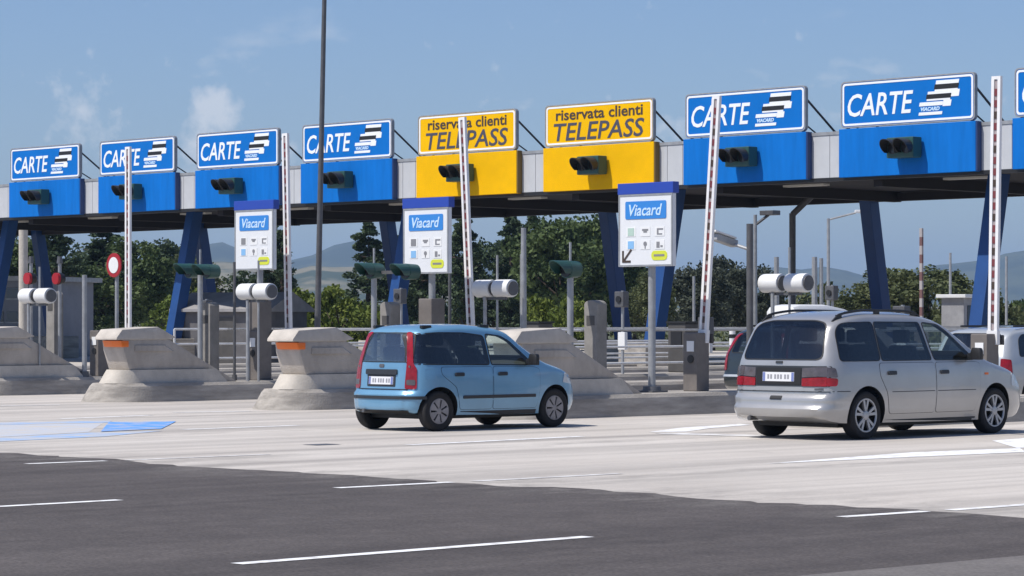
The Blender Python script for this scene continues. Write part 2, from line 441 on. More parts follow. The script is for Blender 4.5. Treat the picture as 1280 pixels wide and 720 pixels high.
def make_island(label):
    t = thing('toll_island', label, 'toll island', group='concrete toll islands')
    bm = NB()                                                    # long kerb slab with a round nose
    taper_prism(bm, nose_plan(.76, 0, 1.0, 40), nose_plan(.70, .20, .88, 40), 0, .30)
    taper_prism(bm, nose_plan(.70, .20, .88, 40), nose_plan(.66, .26, .84, 40), .30, .36)
    finish('kerb', bm, M_KERB, t, smooth=40)
    bm = NB()                                                    # flared foot of the impact nose
    taper_prism(bm, nose_plan(.44, .28, .60, 3.0, cx=.12), nose_plan(.40, .46, .50, 2.75, cx=.12), .36, .62)
    finish('nose_foot', bm, M_CAST, t, smooth=24)
    def slab(bm, prof, w0, w1):
        A = [bm.verts.new((-w0, y, z)) for y, z in prof]; B = [bm.verts.new((w1, y, z)) for y, z in prof]
        n = len(prof)
        for i in range(n): bm.faces.new((A[i], A[(i + 1) % n], B[(i + 1) % n], B[i]))
        bm.faces.new(A[::-1]); bm.faces.new(B)
    bm = NB()                                                    # leaning front, level top, then a long slope down
    slab(bm, [(.68, .622), (.55, 1.00), (.52, 1.20), (1.40, 1.30), (1.68, 1.18), (3.32, .36), (2.98, .36), (2.6, .622)], .22, .46)
    finish('nose_block', bm, M_ISL, t, bevel=.02, smooth=40)
    bm = NB()                                                    # overhanging cap slab with a sloped sunlit front
    slab(bm, [(.36, 1.20), (.37, 1.25), (.50, 1.40), (1.36, 1.45), (1.80, 1.24), (1.56, 1.20)], .245, .478)
    finish('nose_cap', bm, M_CAP, t, bevel=.02, smooth=40)
    for s in (-1, 1):                                            # raised band along each side
        bm = NB()
        x0, x1 = (.458, .487) if s > 0 else (-.247, -.218)
        A = [bm.verts.new((x0, y, z)) for y, z in ((.8, .98), (.8, 1.09), (1.55, 1.09), (1.75, .98))]
        B = [bm.verts.new((x1, y, z)) for y, z in ((.8, .98), (.8, 1.09), (1.50, 1.09), (1.68, .98))]
        for i in range(4): bm.faces.new((A[i], A[(i + 1) % 4], B[(i + 1) % 4], B[i]))
        bm.faces.new(A[::-1]); bm.faces.new(B)
        finish('side_band', bm, M_ISL, t)
    bm = NB()                                                    # orange warning lamp under the cap
    slab(bm, [(.50, 1.06), (.46, 1.185), (.66, 1.185), (.66, 1.06)], .13, .475)
    finish('warning_lamp', bm, M_ORANGE, t, bevel=.02, smooth=40)
    return t
isl_labels = ['long grey concrete island cut off by the left edge of the photo',
              'concrete island with pale sunlit rounded nose and orange lamp, second from the left',
              'concrete island with orange nose lamp just left of the blue hatchback',
              'concrete island whose sloping nose block rises behind the blue hatchback',
              'concrete island mostly hidden behind the silver people carrier']
isl0 = None
for (v, u), lb in zip(ISL, isl_labels):
    if isl0 is None: isl0 = make_island(lb); isl0.location = (v, u, 0)
    else:
        o_ = dup(isl0, (v, u, 0), label=lb)
        if 'slop' in lb:                                         # this nose carries no lamp
            for c_ in kids(o_):
                if c_.name.startswith('warning_lamp'): bpy.data.objects.remove(c_)
KZ = .36                                                         # top of the islands

# ------------------------------------------------------------------ barriers
def make_barrier(label):
    t = thing('lane_barrier', label, 'barrier', group='raised lane barriers')
    bm = NB(); box(bm, -.16, .16, -.15, .17, 0, 1.0); finish('barrier_housing', bm, M_COLM, t, bevel=.02)
    bm = NB(); box(bm, -.06, .10, -.165, -.153, .68, .86); finish('notice_plate', bm, M_WHITE, t)
    bm = NB(); tube(bm, (.02, -.165, .55), (.02, -.153, .55), .07, n=14); finish('card_reader', bm, M_BLACK, t)
    return t
def barrier_arm(t, x, y, z0, lean, L=3.95):
    """raised arm: a white frame with a red and dark chain of blocks down the middle; pivots about Y"""
    mtx = Matrix.Translation((x, y, z0)) @ Matrix.Rotation(R(lean), 4, 'Y')
    bm = NB()
    for s in (-1, 1): box(bm, s * .060 - .027, s * .060 + .027, -.03, .03, 0, L, mtx)
    box(bm, -.10, .10, -.04, .04, -.22, 0, mtx); box(bm, -.085, .085, -.028, .028, L, L + .05, mtx)
    a = finish('barrier_arm', bm, M_ARMW, t)
    bm = NB(); box(bm, -.034, .034, -.012, .012, .01, L - .01, mtx); finish('arm_web', bm, M_WEB, a)
    n = 21
    for i in range(n):
        bm = NB(); h0 = .12 + i * (L - .2) / n
        box(bm, -.031, .031, -.022, -.0125, h0, h0 + .11, mtx)
        finish('red_segment', bm, M_RED if i % 3 else M_LETD, a)
    return a
# (island v, housing u, arm offset in u, arm base z, lean degrees)
BAR = [(-49.7, 35.5, .70, 1.05, 0.0, 'raised striped barrier arm on the far left, foot behind the second island nose'),
       (-43.8, 35.2, .72, 1.05, -1.5, 'raised striped barrier arm right beside the leftmost information board'),
       (-37.85, 34.65, .80, 1.05, -3.4, 'raised striped barrier arm crossing the left yellow sign, above the blue hatchback'),
       (-31.75, 35.10, .10, 1.05, 4.2, 'raised striped barrier arm leaning right before a blue sign, brown box with white notice'),
       (-26.0, 35.5, .10, 1.05, 1.0, 'raised striped barrier arm at the far right, above the bonnet of the silver people carrier')]
for v, u, du, z0, lean, lb in BAR:
    t = make_barrier(lb); t.location = (v, u, KZ)
    barrier_arm(t, .10, du, z0, lean)
    bm = NB(); box(bm, -.03, .24, .175, du + .1, .82, .98); finish('arm_drive', bm, M_COLD, t, bevel=.02)

# ------------------------------------------------------------------ info boards on poles
def make_board(label, v, u, zb, arrow, face=1):
    t = thing('information_board', label, 'information sign', (v, u, KZ), group='white information boards')
    bm = NB(); tube(bm, (0, 0, 0), (0, 0, zb - KZ + 1.3), .065, n=12); finish('pole', bm, M_GREY, t, smooth=40)
    bm = NB(); tube(bm, (0, 0, 0), (0, 0, .10), .17, .15, n=12); box(bm, -.19, .19, -.19, .19, 0, .03)
    finish('foot', bm, M_GREYD, t, smooth=40)
    if not arrow:
        bm = NB(); box(bm, -.19, .17, -.17, .17, .03, 1.62); finish('base_casing', bm, M_COLM, t, bevel=.02)
    z = zb - KZ; W = .62
    bm = NB(); box(bm, -W, W, -.16, -.07, z, z + 1.22); finish('board', bm, M_INFO, t, bevel=.012)
    bm = NB(); box(bm, -W - .02, W + .02, -.17, -.02, z + 1.22, z + 1.41); finish('top_cap', bm, M_CAPB, t, bevel=.01)
    bm = NB()
    for a, b, c, d in ((-W, -W + .03, 0, 1.22), (W - .03, W, 0, 1.22), (-W + .03, W - .03, 0, .03), (-W + .03, W - .03, 1.19, 1.22)):
        box(bm, a, b, -.168, -.1605, z + c, z + d)
    finish('border', bm, M_GREY, t)
    bm = NB(); prism_xz(bm, rrect(-.46, .48, z + .80, z + 1.10, .03), -.168, -.1605); h = finish('header_panel', bm, M_LBLUE, t)
    text('lettering', 'Viacard', .27, M_PALE, h, (.01, -.169, z + .95), shear=.25, bold=.004, width=.76)
    # pictograms in two rows
    for r_, zz in enumerate((.58, .36)):
        for c_, xx in enumerate((-.33, .0, .33)):
            bm = NB(); box(bm, xx - .11, xx + .11, -.165, -.1605, z + zz - .075, z + zz + .085)
            pl = finish('pictogram', bm, M_WHITE, t)
            bm = NB(); k = (r_ * 3 + c_)
            if k == 1:
                box(bm, xx - .07, xx + .07, -.169, -.1655, z + zz + .02, z + zz + .05); box(bm, xx - .04, xx + .04, -.169, -.1655, z + zz - .01, z + zz + .018)
            elif k == 2:
                box(bm, xx - .02, xx + .08, -.169, -.1655, z + zz + .03, z + zz + .055); box(bm, xx - .06, xx - .025, -.169, -.1655, z + zz - .05, z + zz + .055)
                box(bm, xx - .02, xx + .06, -.169, -.1655, z + zz - .05, z + zz - .03)
            elif k == 4:
                tube(bm, (xx, -.169, z + zz + .02), (xx, -.1655, z + zz + .02), .04, n=12); box(bm, xx - .012, xx + .012, -.169, -.1655, z + zz - .06, z + zz - .021)
            elif k == 5:
                box(bm, xx - .07, xx + .0, -.169, -.1655, z + zz - .05, z + zz + .05); box(bm, xx + .02, xx + .07, -.169, -.1655, z + zz - .04, z + zz - .01)
            else:
                box(bm, xx - .07, xx + .07, -.169, -.1655, z + zz - .06, z + zz + .07)
            finish('symbol', bm, (M_ICONG if arrow else M_ICON) if k == 0 else M_ICONB if k == 3 else M_ICON, pl)
    bm = NB(); prism_xz(bm, rrect(.14, .50, z + .10, z + .26, .07), -.166, -.1605); finish('yellow_badge', bm, M_YG, t)
    bm = NB(); box(bm, .20, .44, -.169, -.1665, z + .165, z + .20); finish('badge_stripe', bm, M_ICON, t)
    if arrow:
        bm = NB()
        def bar(x0, z0, x1, z1, w):
            d = Vector((x1 - x0, z1 - z0)).normalized(); nx, nz = -d.y * w, d.x * w
            prism_xz(bm, [(x0 + nx, z0 + nz), (x1 + nx, z1 + nz), (x1 - nx, z1 - nz), (x0 - nx, z0 - nz)], -.168, -.1605)
        bar(-.32, z + .29, -.50, z + .10, .017)
        box(bm, -.535, -.50, -.1685, -.1605, z + .07, z + .27); box(bm, -.498, -.34, -.1685, -.1605, z + .07, z + .105)
        finish('arrow', bm, M_LETD, t)
    return t
make_board('white information board with blue header between two barrier arms on the left', -43.8, 35.25, 2.60, False)
make_board('white information board with blue header beside the left yellow sign, over the blue car', -37.85, 34.55, 2.44, False)
make_board('white information board with a black arrow pointing down left at its corner', -31.75, 34.0, 2.48, True)

# ------------------------------------------------------------------ pedestals, signals, camera housings, poles on the islands
def make_pedestal(label, loc, h):
    t = thing('pedestal', label, 'pedestal', loc, group='concrete pedestals beside the nose blocks')
    bm = NB()
    pts = [(-.15, 0), (.15, 0), (.15, h - .07)]
    for i in range(1, 6):
        a = math.pi * i / 6; pts.append((.15 * math.cos(a), h - .07 + .07 * math.sin(a)))
    pts.append((-.15, h - .07))
    prism_xz(bm, pts, -.12, .12); finish('column', bm, M_BOLL, t, bevel=.01)
    bm = NB(); box(bm, -.09, .09, -.128, -.121, h - .42, h - .26); finish('slot_plate', bm, M_COLD, t)
    bm = NB(); box(bm, -.17, .17, -.14, .14, 0, .05); finish('base', bm, M_KERB, t)
    return t
make_pedestal('rounded grey pedestal between the two sloping noses on the left', (-44.35, 34.4, KZ), 1.58)
make_pedestal('rounded grey pedestal rising behind the rear roof of the blue hatchback', (-38.4, 34.0, KZ), 1.56)
make_pedestal('rounded grey pedestal behind the sloping nose block right of the blue hatchback', (-32.2, 33.1, KZ), 1.55)
make_pedestal('brownish pedestal at the far left below the red signal discs', (-50.1, 34.6, KZ), 1.85)

def signal_head(t, name, x, z, m=M_HOUS, r=.15, L=.34):
    bm = NB(); tube(bm, (x, -.10, z), (x, .16, z), r, r * .92, n=16); h = finish(name, bm, m, t, smooth=40)
    bm = NB()                                                     # open visor
    n = 14; rr = r * .96
    for i in range(n):
        a0, a1 = R(-30 + 240 * i / n), R(-30 + 240 * (i + 1) / n)
        P = lambda a, y, q: bm.verts.new((x + q * math.cos(a), y, z + q * math.sin(a)))
        o0, o1, o2, o3 = P(a0, -.10, rr), P(a1, -.10, rr), P(a1, -.10 - L * (.6 + .4 * math.sin(a1)), rr), P(a0, -.10 - L * (.6 + .4 * math.sin(a0)), rr)
        i0, i1, i2, i3 = [bm.verts.new(Vector((x + (v.co.x - x) * .93, v.co.y, z + (v.co.z - z) * .93))) for v in (o0, o1, o2, o3)]
        bm.faces.new((o0, o1, o2, o3)); bm.faces.new((i3, i2, i1, i0)); bm.faces.new((o3, o2, i2, i3))
    finish('visor', bm, m, h)
    bm = NB(); tube(bm, (x, -.112, z), (x, -.1, z), r * .86, n=16); finish('lens', bm, M_LENS, h)
    return h
def make_signal(label, loc, h, heads, m=M_HOUS, stub=True):
    t = thing('traffic_signal', label, 'traffic signal', loc, group='green traffic signals on poles')
    bm = NB(); tube(bm, (0, 0, 0), (0, 0, h + .12), .055, n=10)
    if stub: tube(bm, (0, 0, h + .12), (0, 0, h + .45), .02, n=8)
    finish('pole', bm, M_GREY, t, smooth=40)
    for x, dz in heads: signal_head(t, 'signal_head', x, h + dz, m)
    if any(abs(x) > .1 for x, dz in heads):
        bm = NB(); xs = [x for x, _ in heads]; box(bm, min(xs), max(xs), .05, .10, h - .03, h + .03); finish('cross_bar', bm, M_GREYD, t)
    return t
make_signal('green traffic signal on a thin pole above the nose block, between two dark legs', (-32.25, 32.55, KZ), 2.06, [(0, 0)])
make_signal('twin green traffic signal on a pole below the leftmost visible information board', (-44.35, 34.15, KZ), 2.2, [(-.27, .02), (.33, 0)])
make_signal('twin green traffic signal behind the roof of the blue hatchback, beside an information board', (-38.4, 33.6, KZ), 2.1, [(.0, .03), (.98, 0)])
# red discs at the far left
for lb, v, u in (('round red signal disc on a post at the far left, left one of the pair', -49.9, 33.85),
                 ('round red signal disc on a post at the far left, right one of the pair', -49.55, 34.35)):
    t = thing('red_signal', lb, 'traffic signal', (v, u, KZ), group='red signal discs')
    bm = NB(); tube(bm, (0, 0, 0), (0, 0, 2.45), .04, n=10); finish('pole', bm, M_GREY, t, smooth=40)
    bm = NB(); tube(bm, (0, -.12, 2.12), (0, -.05, 2.12), .125, n=18); d = finish('disc', bm, M_REDL, t, smooth=40)
    bm = NB(); tube(bm, (0, -.05, 2.12), (0, .08, 2.12), .135, .11, n=18); finish('housing', bm, M_BLACK, t, smooth=40)
    bm = NB(); tube(bm, (0, 0, 2.45), (0, 0, 2.60), .07, .05, n=10); finish('top_box', bm, M_GREYD, t)

def make_camera_pair(label, v, u, z, gap=.44, L=.42):
    t = thing('camera_housing', label, 'camera', (v, u, KZ), group='paired white camera housings')
    z -= KZ
    for s in (-1, 1):
        bm = NB(); x = s * (gap / 2 + .04); r = .165
        tube(bm, (x - L / 2, 0, z), (x + L / 2, 0, z), r, n=24); h = finish('housing', bm, M_CAMH, t, smooth=40, bevel=.012)
        bm = NB(); tube(bm, (x + L / 2 + .001, 0, z), (x + L / 2 + .03, 0, z), r * .8, n=20); finish('end_cap', bm, M_GREYD, h, smooth=40)
    bm = NB(); tube(bm, (-gap / 2, -.05, 0), (-gap / 2, -.05, z - .16), .035, n=8); finish('post', bm, M_GREY, t)
    bm = NB(); tube(bm, (gap / 2 - .16, .0, 0), (gap / 2 - .16, .0, z + .62), .022, n=8); finish('rod', bm, M_GREY, t)
    bm = NB(); box(bm, -gap / 2 - .1, gap / 2 + .1, -.03, .03, z - .21, z - .165); finish('bracket', bm, M_GREYD, t)
    return t
make_camera_pair('pair of white camera housings above the blue car roof, right of a barrier arm', -37.2, 35.55, 2.17)
make_camera_pair('pair of white camera housings above the roof of the silver people carrier', -31.1, 36.7, 2.22, gap=.50)
make_camera_pair('pair of white camera housings below the leftmost information board', -43.1, 34.6, 2.15)
make_camera_pair('pair of white camera housings at the far left, below the red discs', -49.3, 33.6, 2.1, gap=.50)

def simple_pole(name, label, cat, loc, h, r0, r1, m, group=None, extra=None, lean=(0, 0)):
    t = thing(name, label, cat, loc, group=group)
    bm = NB(); tube(bm, (0, 0, 0), (lean[0], lean[1], h), r0, r1, n=10); finish('pole', bm, m, t, smooth=40)
    bm = NB(); tube(bm, (0, 0, 0), (0, 0, .12), r0 * 1.9, r0 * 1.7, n=10); finish('base', bm, M_GREYD, t)
    if extra: extra(t)
    return t
def luminaire(t, h, dx, dy, m=M_GREY):
    bm = NB(); tube(bm, (0, 0, h - .02), (dx * .8, dy * .8, h + .12), .035, n=8); finish('arm', bm, m, t)
    bm = NB(); a = math.atan2(dy, dx)
    mt = Matrix.Translation((dx, dy, h + .12)) @ Matrix.Rotation(a, 4, 'Z')
    loft(bm, [[mt @ Vector(p) for p in ((x_, -w, -.03), (x_, w, -.03), (x_, w * .7, tp), (x_, -w * .7, tp))] for x_, w, tp in ((-.32, .06, .03), (-.15, .12, .07), (.15, .13, .07), (.32, .07, .03))])
    finish('lamp_head', bm, M_CAMH, t, smooth=40)
def tall_top(t):
    luminaire(t, 9.9, .8, -.6)
simple_pole('lamp_post', 'tall thin grey lamp post running out of the top of the photo, left of centre', 'lamp post', (-43.75, 36.7, KZ), 9.9, .066, .042, M_GREYD, extra=tall_top, lean=(.18, .12))

# slim poles standing at the left and middle
simple_pole('post', 'slim light grey post in the gap between the two leftmost islands', 'post', (-49.2, 34.75, KZ), 2.2, .055, .055, M_GREY)
simple_pole('post', 'thick pale column beyond the far left island, left of the red discs', 'post', (-51.9, 35.0, 0.0), 3.6, .105, .105, M_CAST)
simple_pole('post', 'tall grey post behind the right camera housing above the blue car', 'post', (-37.0, 36.1, KZ), 2.95, .065, .05, M_GREY)
simple_pole('post', 'thin dark rod standing in front of the leftmost information board', 'post', (-44.0, 34.75, KZ), 2.4, .03, .03, M_GREYD)
simple_pole('post', 'thin grey rod behind the blue car, beside the middle information board', 'post', (-38.5, 35.6, KZ), 2.1, .035, .03, M_GREYD)
simple_pole('post', 'thin white rod to the right of the second striped barrier arm', 'post', (-44.0, 35.2, KZ), 1.9, .03, .03, M_GREY)
# no stopping roundel at the left
t = thing('roundel_sign', 'round red ringed prohibition sign on a grey post at the left', 'road sign', (-50.3, 36.4, KZ))
bm = NB(); tube(bm, (0, 0, 0), (0, 0, 2.65), .045, n=10); finish('pole', bm, M_GREY, t, smooth=40)
bm = NB(); tube(bm, (0, -.09, 2.45), (0, -.06, 2.45), .27, n=28); rs = finish('disc', bm, M_REDL, t, smooth=40)
bm = NB(); tube(bm, (0, -.097, 2.45), (0, -.091, 2.45), .18, n=24); finish('white_centre', bm, M_WHITE, rs)
# CCTV post on the third island
def cctv(t):
    bm = NB(); tube(bm, (0, 0, 2.45), (-.30, -.10, 2.55), .03, n=8); finish('arm', bm, M_GREY, t)
    bm = NB(); mt = Matrix.Translation((-.34, -.30, 2.55)) @ Matrix.Rotation(R(-12), 4, 'X')
    box(bm, -.08, .08, -.28, .28, 0, .13, mt); finish('camera', bm, M_GREY, t, bevel=.02)
    bm = NB(); box(bm, -.10, .10, -.36, .20, .135, .165, mt); finish('sun_shield', bm, M_CAMH, t)
simple_pole('camera_post', 'grey post carrying a white topped camera, left of the silver people carrier', 'camera post', (-31.7, 36.45, KZ), 2.9, .06, .06, M_GREYD, extra=cctv)

# railings along the islands
M_RAIL = mat('painted_rail', (.62, .62, .62), .5, noise=.15, scale=5)
def make_railing(label, v, u0, n, pitch=1.5, h=1.02):
    t = thing('railing', label, 'railing', (v, u0, KZ), group='steel railings along the toll islands')
    L = n * pitch
    for zz in (.35, .68, h):
        bm = NB(); tube(bm, (0, 0, zz), (0, L, zz), .024, n=8); finish('rail', bm, M_RAIL, t, smooth=40)
    bm = NB(); tube(bm, (0, 0, 0), (0, 0, h), .028, n=8); finish('post', bm, M_RAIL, t)
    me = kids(t)[-1].data
    for i in range(1, n + 1):
        link('post', me, None, t, (0, i * pitch, 0))
    return t
make_railing('steel railing on the left edge of the far left island', -50.3, 38, 12)
make_railing('steel railing along the island beyond the leftmost information board', -44.4, 37.6, 12)
make_railing('steel railing along the island behind the blue hatchback', -38.45, 37.6, 12)
make_railing('steel railing along the island behind the brown barrier box', -32.35, 39, 10)
make_railing('steel railing along the island beyond the silver people carrier', -26.6, 39, 8)

# ------------------------------------------------------------------ more islands beyond (plain kerbs), seen between the others
M_TROL = mat('booth_grey', (.30, .30, .31), .6, noise=.2, scale=3)
for v, u0, lb in ((-55.6, 31.0, 'long low concrete island past the far left one'), (-61.4, 33.0, 'distant low concrete island at the far left')):
    o = dup(isl0, (v, u0, 0), label=lb)
def ticket_machine(v, u, lb, h=1.15):
    t = thing('ticket_machine', lb, 'ticket machine', (v, u, KZ), group='ticket machines under the canopy')
    bm = NB(); box(bm, -.28, .28, -.25, .25, 0, h); finish('cabinet', bm, M_COLD, t, bevel=.03)
    bm = NB(); box(bm, -.17, .17, -.27, -.251, h - .55, h - .15); finish('panel', bm, M_BLACK, t)
    bm = NB(); box(bm, -.31, .31, -.28, .28, h, h + .05); finish('hood', bm, M_BLACK, t)
for v, u, lb in ((-26.0, 44.2, 'dark ticket machine behind the silver people carrier bonnet'),
                 (-31.75, 46.5, 'dark ticket machine on the island beyond the silver people carrier'),
                 (-37.85, 47.5, 'dark ticket machine beside the dark car in the middle'),
                 (-43.8, 48.0, 'dark ticket machine behind the white board with the arrow'),
                 (-49.7, 49.0, 'dark ticket machine seen past the nose block behind the blue car')):
    ticket_machine(v, u, lb)

def lane_post(v, u, h, lb):
    t = thing('lane_post', lb, 'equipment post', (v, u, KZ), group='small equipment posts on the islands')
    bm = NB(); tube(bm, (0, 0, 0), (0, 0, h), .035, n=8); finish('post', bm, M_GREY, t, smooth=40)
    bm = NB(); box(bm, -.14, .14, -.13, .06, h - .38, h - .02); b_ = finish('box', bm, M_GREYD, t, bevel=.02)
    bm = NB(); tube(bm, (0, -.16, h - .20), (0, -.131, h - .20), .075, n=14); finish('lens', bm, M_BLACK, b_)
    bm = NB(); box(bm, -.11, .11, -.05, .05, .55, .95); finish('junction_box', bm, M_CAMH, t, bevel=.015)
for v, u, h, lb in ((-49.5, 38.3, 1.7, 'small grey equipment post on the far left island, behind the second nose'), (-49.3, 44.0, 2.0, 'small grey equipment post between the two left sloping noses'),
                    (-43.5, 38.6, 1.5, 'small grey equipment post right of the tall lamp post foot'), (-43.4, 45.5, 1.9, 'small grey equipment post above the bonnet of the blue car'),
                    (-37.5, 41.8, 1.3, 'small grey equipment post left of the arrow board foot'),
                    (-31.5, 40.5, 1.5, 'small grey equipment post above the people carrier tail, by the camera post'), (-43.4, 53.0, 2.1, 'distant small grey equipment post near the foot of the arrow board leg')):
    lane_post(v, u, h, lb)
def bollard(v, u, lb):
    t = thing('bollard', lb, 'bollard', (v, u, KZ), group='white banded bollards along the islands')
    bm = NB(); tube(bm, (0, 0, 0), (0, 0, 1.0), .075, n=12); finish('tube', bm, M_ARMW, t, smooth=40)
    for z in (.30, .80):
        bm = NB(); tube(bm, (0, 0, z), (0, 0, z + .09), .079, n=12); finish('band', bm, M_BLACK, t, smooth=40)
for v, u, lb in ((-37.6, 43.5, 'white bollard with dark bands, beside the foot of the arrow board, left one'), (-37.6, 44.6, 'white bollard with dark bands, between the arrow board and the brown barrier box'),
                 (-37.6, 46.6, 'white bollard with dark bands just right of the brown barrier box, left of two'), (-37.6, 47.3, 'white bollard with dark bands right of the brown barrier box, next to the dark car'),
                 (-43.6, 49.5, 'white bollard with dark bands behind the sloping nose right of the blue car'), (-43.6, 50.5, 'white bollard with dark bands left of the arrow board foot')):
    bollard(v, u, lb)

# ------------------------------------------------------------------ canopy
canopy = thing('toll_canopy', 'long dark toll canopy on slanted blue legs spanning all the lanes', 'toll canopy', (0, 0, 0))
V0, V1, UF, UB, ZS, ZT = -112.0, -14.0, 58.26, 66.9, 5.46, 6.62
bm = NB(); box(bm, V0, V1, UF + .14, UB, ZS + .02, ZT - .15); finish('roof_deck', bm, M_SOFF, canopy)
bm = NB(); box(bm, V0, V1, UF - .02, UF + .22, ZT, ZT + .09); finish('coping', bm, M_GREY, canopy)
bm = NB(); box(bm, V0, V1, UF - .01, UF + .13, ZS - .10, ZS); finish('edge_trim', bm, M_BLACK, canopy)
n = int((V1 - V0) / .6)
bm = NB(); box(bm, .008, .592, 0, .12, ZS + .002, ZT - .002); first = finish('fascia_panel', bm, M_ALU, canopy, loc=(V0, UF, 0), bevel=.006)
for i in range(1, n): link('fascia_panel', first.data, None, canopy, (V0 + i * .6, UF, 0))
bm = NB(); box(bm, -.15, .15, 0, UB - UF - .5, 0, .30)
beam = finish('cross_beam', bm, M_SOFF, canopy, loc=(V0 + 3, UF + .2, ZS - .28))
for i in range(1, 17): link('cross_beam', beam.data, None, canopy, (V0 + 3 + i * 5.7, UF + .2, ZS - .28))
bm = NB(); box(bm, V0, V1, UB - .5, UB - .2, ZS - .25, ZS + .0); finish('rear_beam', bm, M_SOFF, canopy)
bm = NB(); box(bm, -.75, .75, -.14, .14, -.06, 0)
lamp = finish('strip_light', bm, mat('light_cover', (.55, .54, .50), .4), canopy, loc=(V0 + 4.2, UF + 2.6, ZS + .018))
for i in range(1, 34): link('strip_light', lamp.data, None, canopy, (V0 + 4.2 + i * 2.85, UF + (2.6 if i % 2 == 0 else 5.2), ZS + .018))
def leg(v, ub, ut, w=.21, d=.22):
    bm = NB()
    loft(bm, [[(v - w, ub - d, .3), (v + w, ub - d, .3), (v + w, ub + d, .3), (v - w, ub + d, .3)],
              [(v - w, ut - d, ZS), (v + w, ut - d, ZS), (v + w, ut + d, ZS), (v - w, ut + d, ZS)]])
    finish('leg', bm, M_LEG, canopy, bevel=.02)
    bm = NB(); box(bm, v - .55, v + .55, ub - .8, ub + .8, 0, .95); finish('plinth', bm, M_KERB, canopy, bevel=.04)
for k in range(6): leg(-43.5 - 11.6 * k, 58.95, 60.05)
for k in range(5): leg(-52.9 - 11.1 * k, 67.25, 66.3)
leg(-31.9, 58.95, 60.05); leg(-41.6, 67.25, 66.3)
# drain pipe cranked down from the soffit
bm = NB(); tube(bm, (-54.3, 65.4, ZS), (-54.8, 65.0, ZS - .62), .10, n=10); tube(bm, (-54.8, 65.0, ZS - .58), (-54.8, 65.0, .3), .10, n=10)
finish('drain_pipe', bm, M_GREYD, canopy, smooth=40)

# ------------------------------------------------------------------ lane signs on the canopy
def sign_frame(t, W, z0, z1, m):
    bm = NB(); prism_xz(bm, rrect(-W, W, z0, z1, .10), -.16, -.08); b = finish('sign_board', bm, m, t)
    out, inn = rrect(-W + .02, W - .02, z0 + .02, z1 - .02, .09), rrect(-W + .075, W - .075, z0 + .075, z1 - .075, .06)
    bm = NB(); k = len(out)
    A = [bm.verts.new((x_, -.168, z_)) for x_, z_ in out]; B = [bm.verts.new((x_, -.168, z_)) for x_, z_ in inn]
    C = [bm.verts.new((x_, -.159, z_)) for x_, z_ in out]; D = [bm.verts.new((x_, -.159, z_)) for x_, z_ in inn]
    for i in range(k):
        j = (i + 1) % k
        bm.faces.new((A[i], A[j], B[j], B[i])); bm.faces.new((A[j], A[i], C[i], C[j])); bm.faces.new((B[i], B[j], D[j], D[i]))
    finish('border', bm, M_LETW, b)
    # grey edge profile round the board
    bm = NB()
    out2 = rrect(-W - .035, W + .035, z0 - .035, z1 + .035, .12)
    edge = rrect(-W, W, z0, z1, .10)
    A = [bm.verts.new((x_, -.172, z_)) for x_, z_ in out2]; B = [bm.verts.new((x_, -.172, z_)) for x_, z_ in edge]
    C = [bm.verts.new((x_, -.05, z_)) for x_, z_ in out2]; D = [bm.verts.new((x_, -.05, z_)) for x_, z_ in edge]
    for i in range(k):
        j = (i + 1) % k
        bm.faces.new((A[i], A[j], B[j], B[i])); bm.faces.new((A[j], A[i], C[i], C[j])); bm.faces.new((B[i], B[j], D[j], D[i])); bm.faces.new((C[i], D[i], D[j], C[j]))
    finish('edge_profile', bm, M_GREY, b)
    return b
Z0, Z1 = 6.80, 7.98
def sign_rest(t, W, mp_, ms_):
    bm = NB(); box(bm, -W - .08, W + .08, -.20, .0, ZS - .02, 6.74); finish('lower_panel', bm, mp_, t, bevel=.008)
    bm = NB(); box(bm, W + .081, W + .13, -.19, .0, ZS - .01, 6.73); finish('shaded_panel_side', bm, ms_, t)  # strip on the right side only, coloured as if in shade
    for s in (-1, 1):
        bm = NB(); tube(bm, (s * (W - .12), -.07, 7.75), (s * (W - .12), 1.6, 6.60), .032, n=8); finish('brace_rod', bm, M_GREYD, t)
        bm = NB(); box(bm, s * (W - .12) - .04, s * (W - .12) + .04, -.079, -.02, 6.5, 7.9); finish('upright', bm, M_GREY, t)
        bm = NB(); tube(bm, (s * (W - .12), -.07, 7.0), (s * (W - .12), .75, 6.60), .022, n=8); finish('brace_rod', bm, M_GREYD, t)
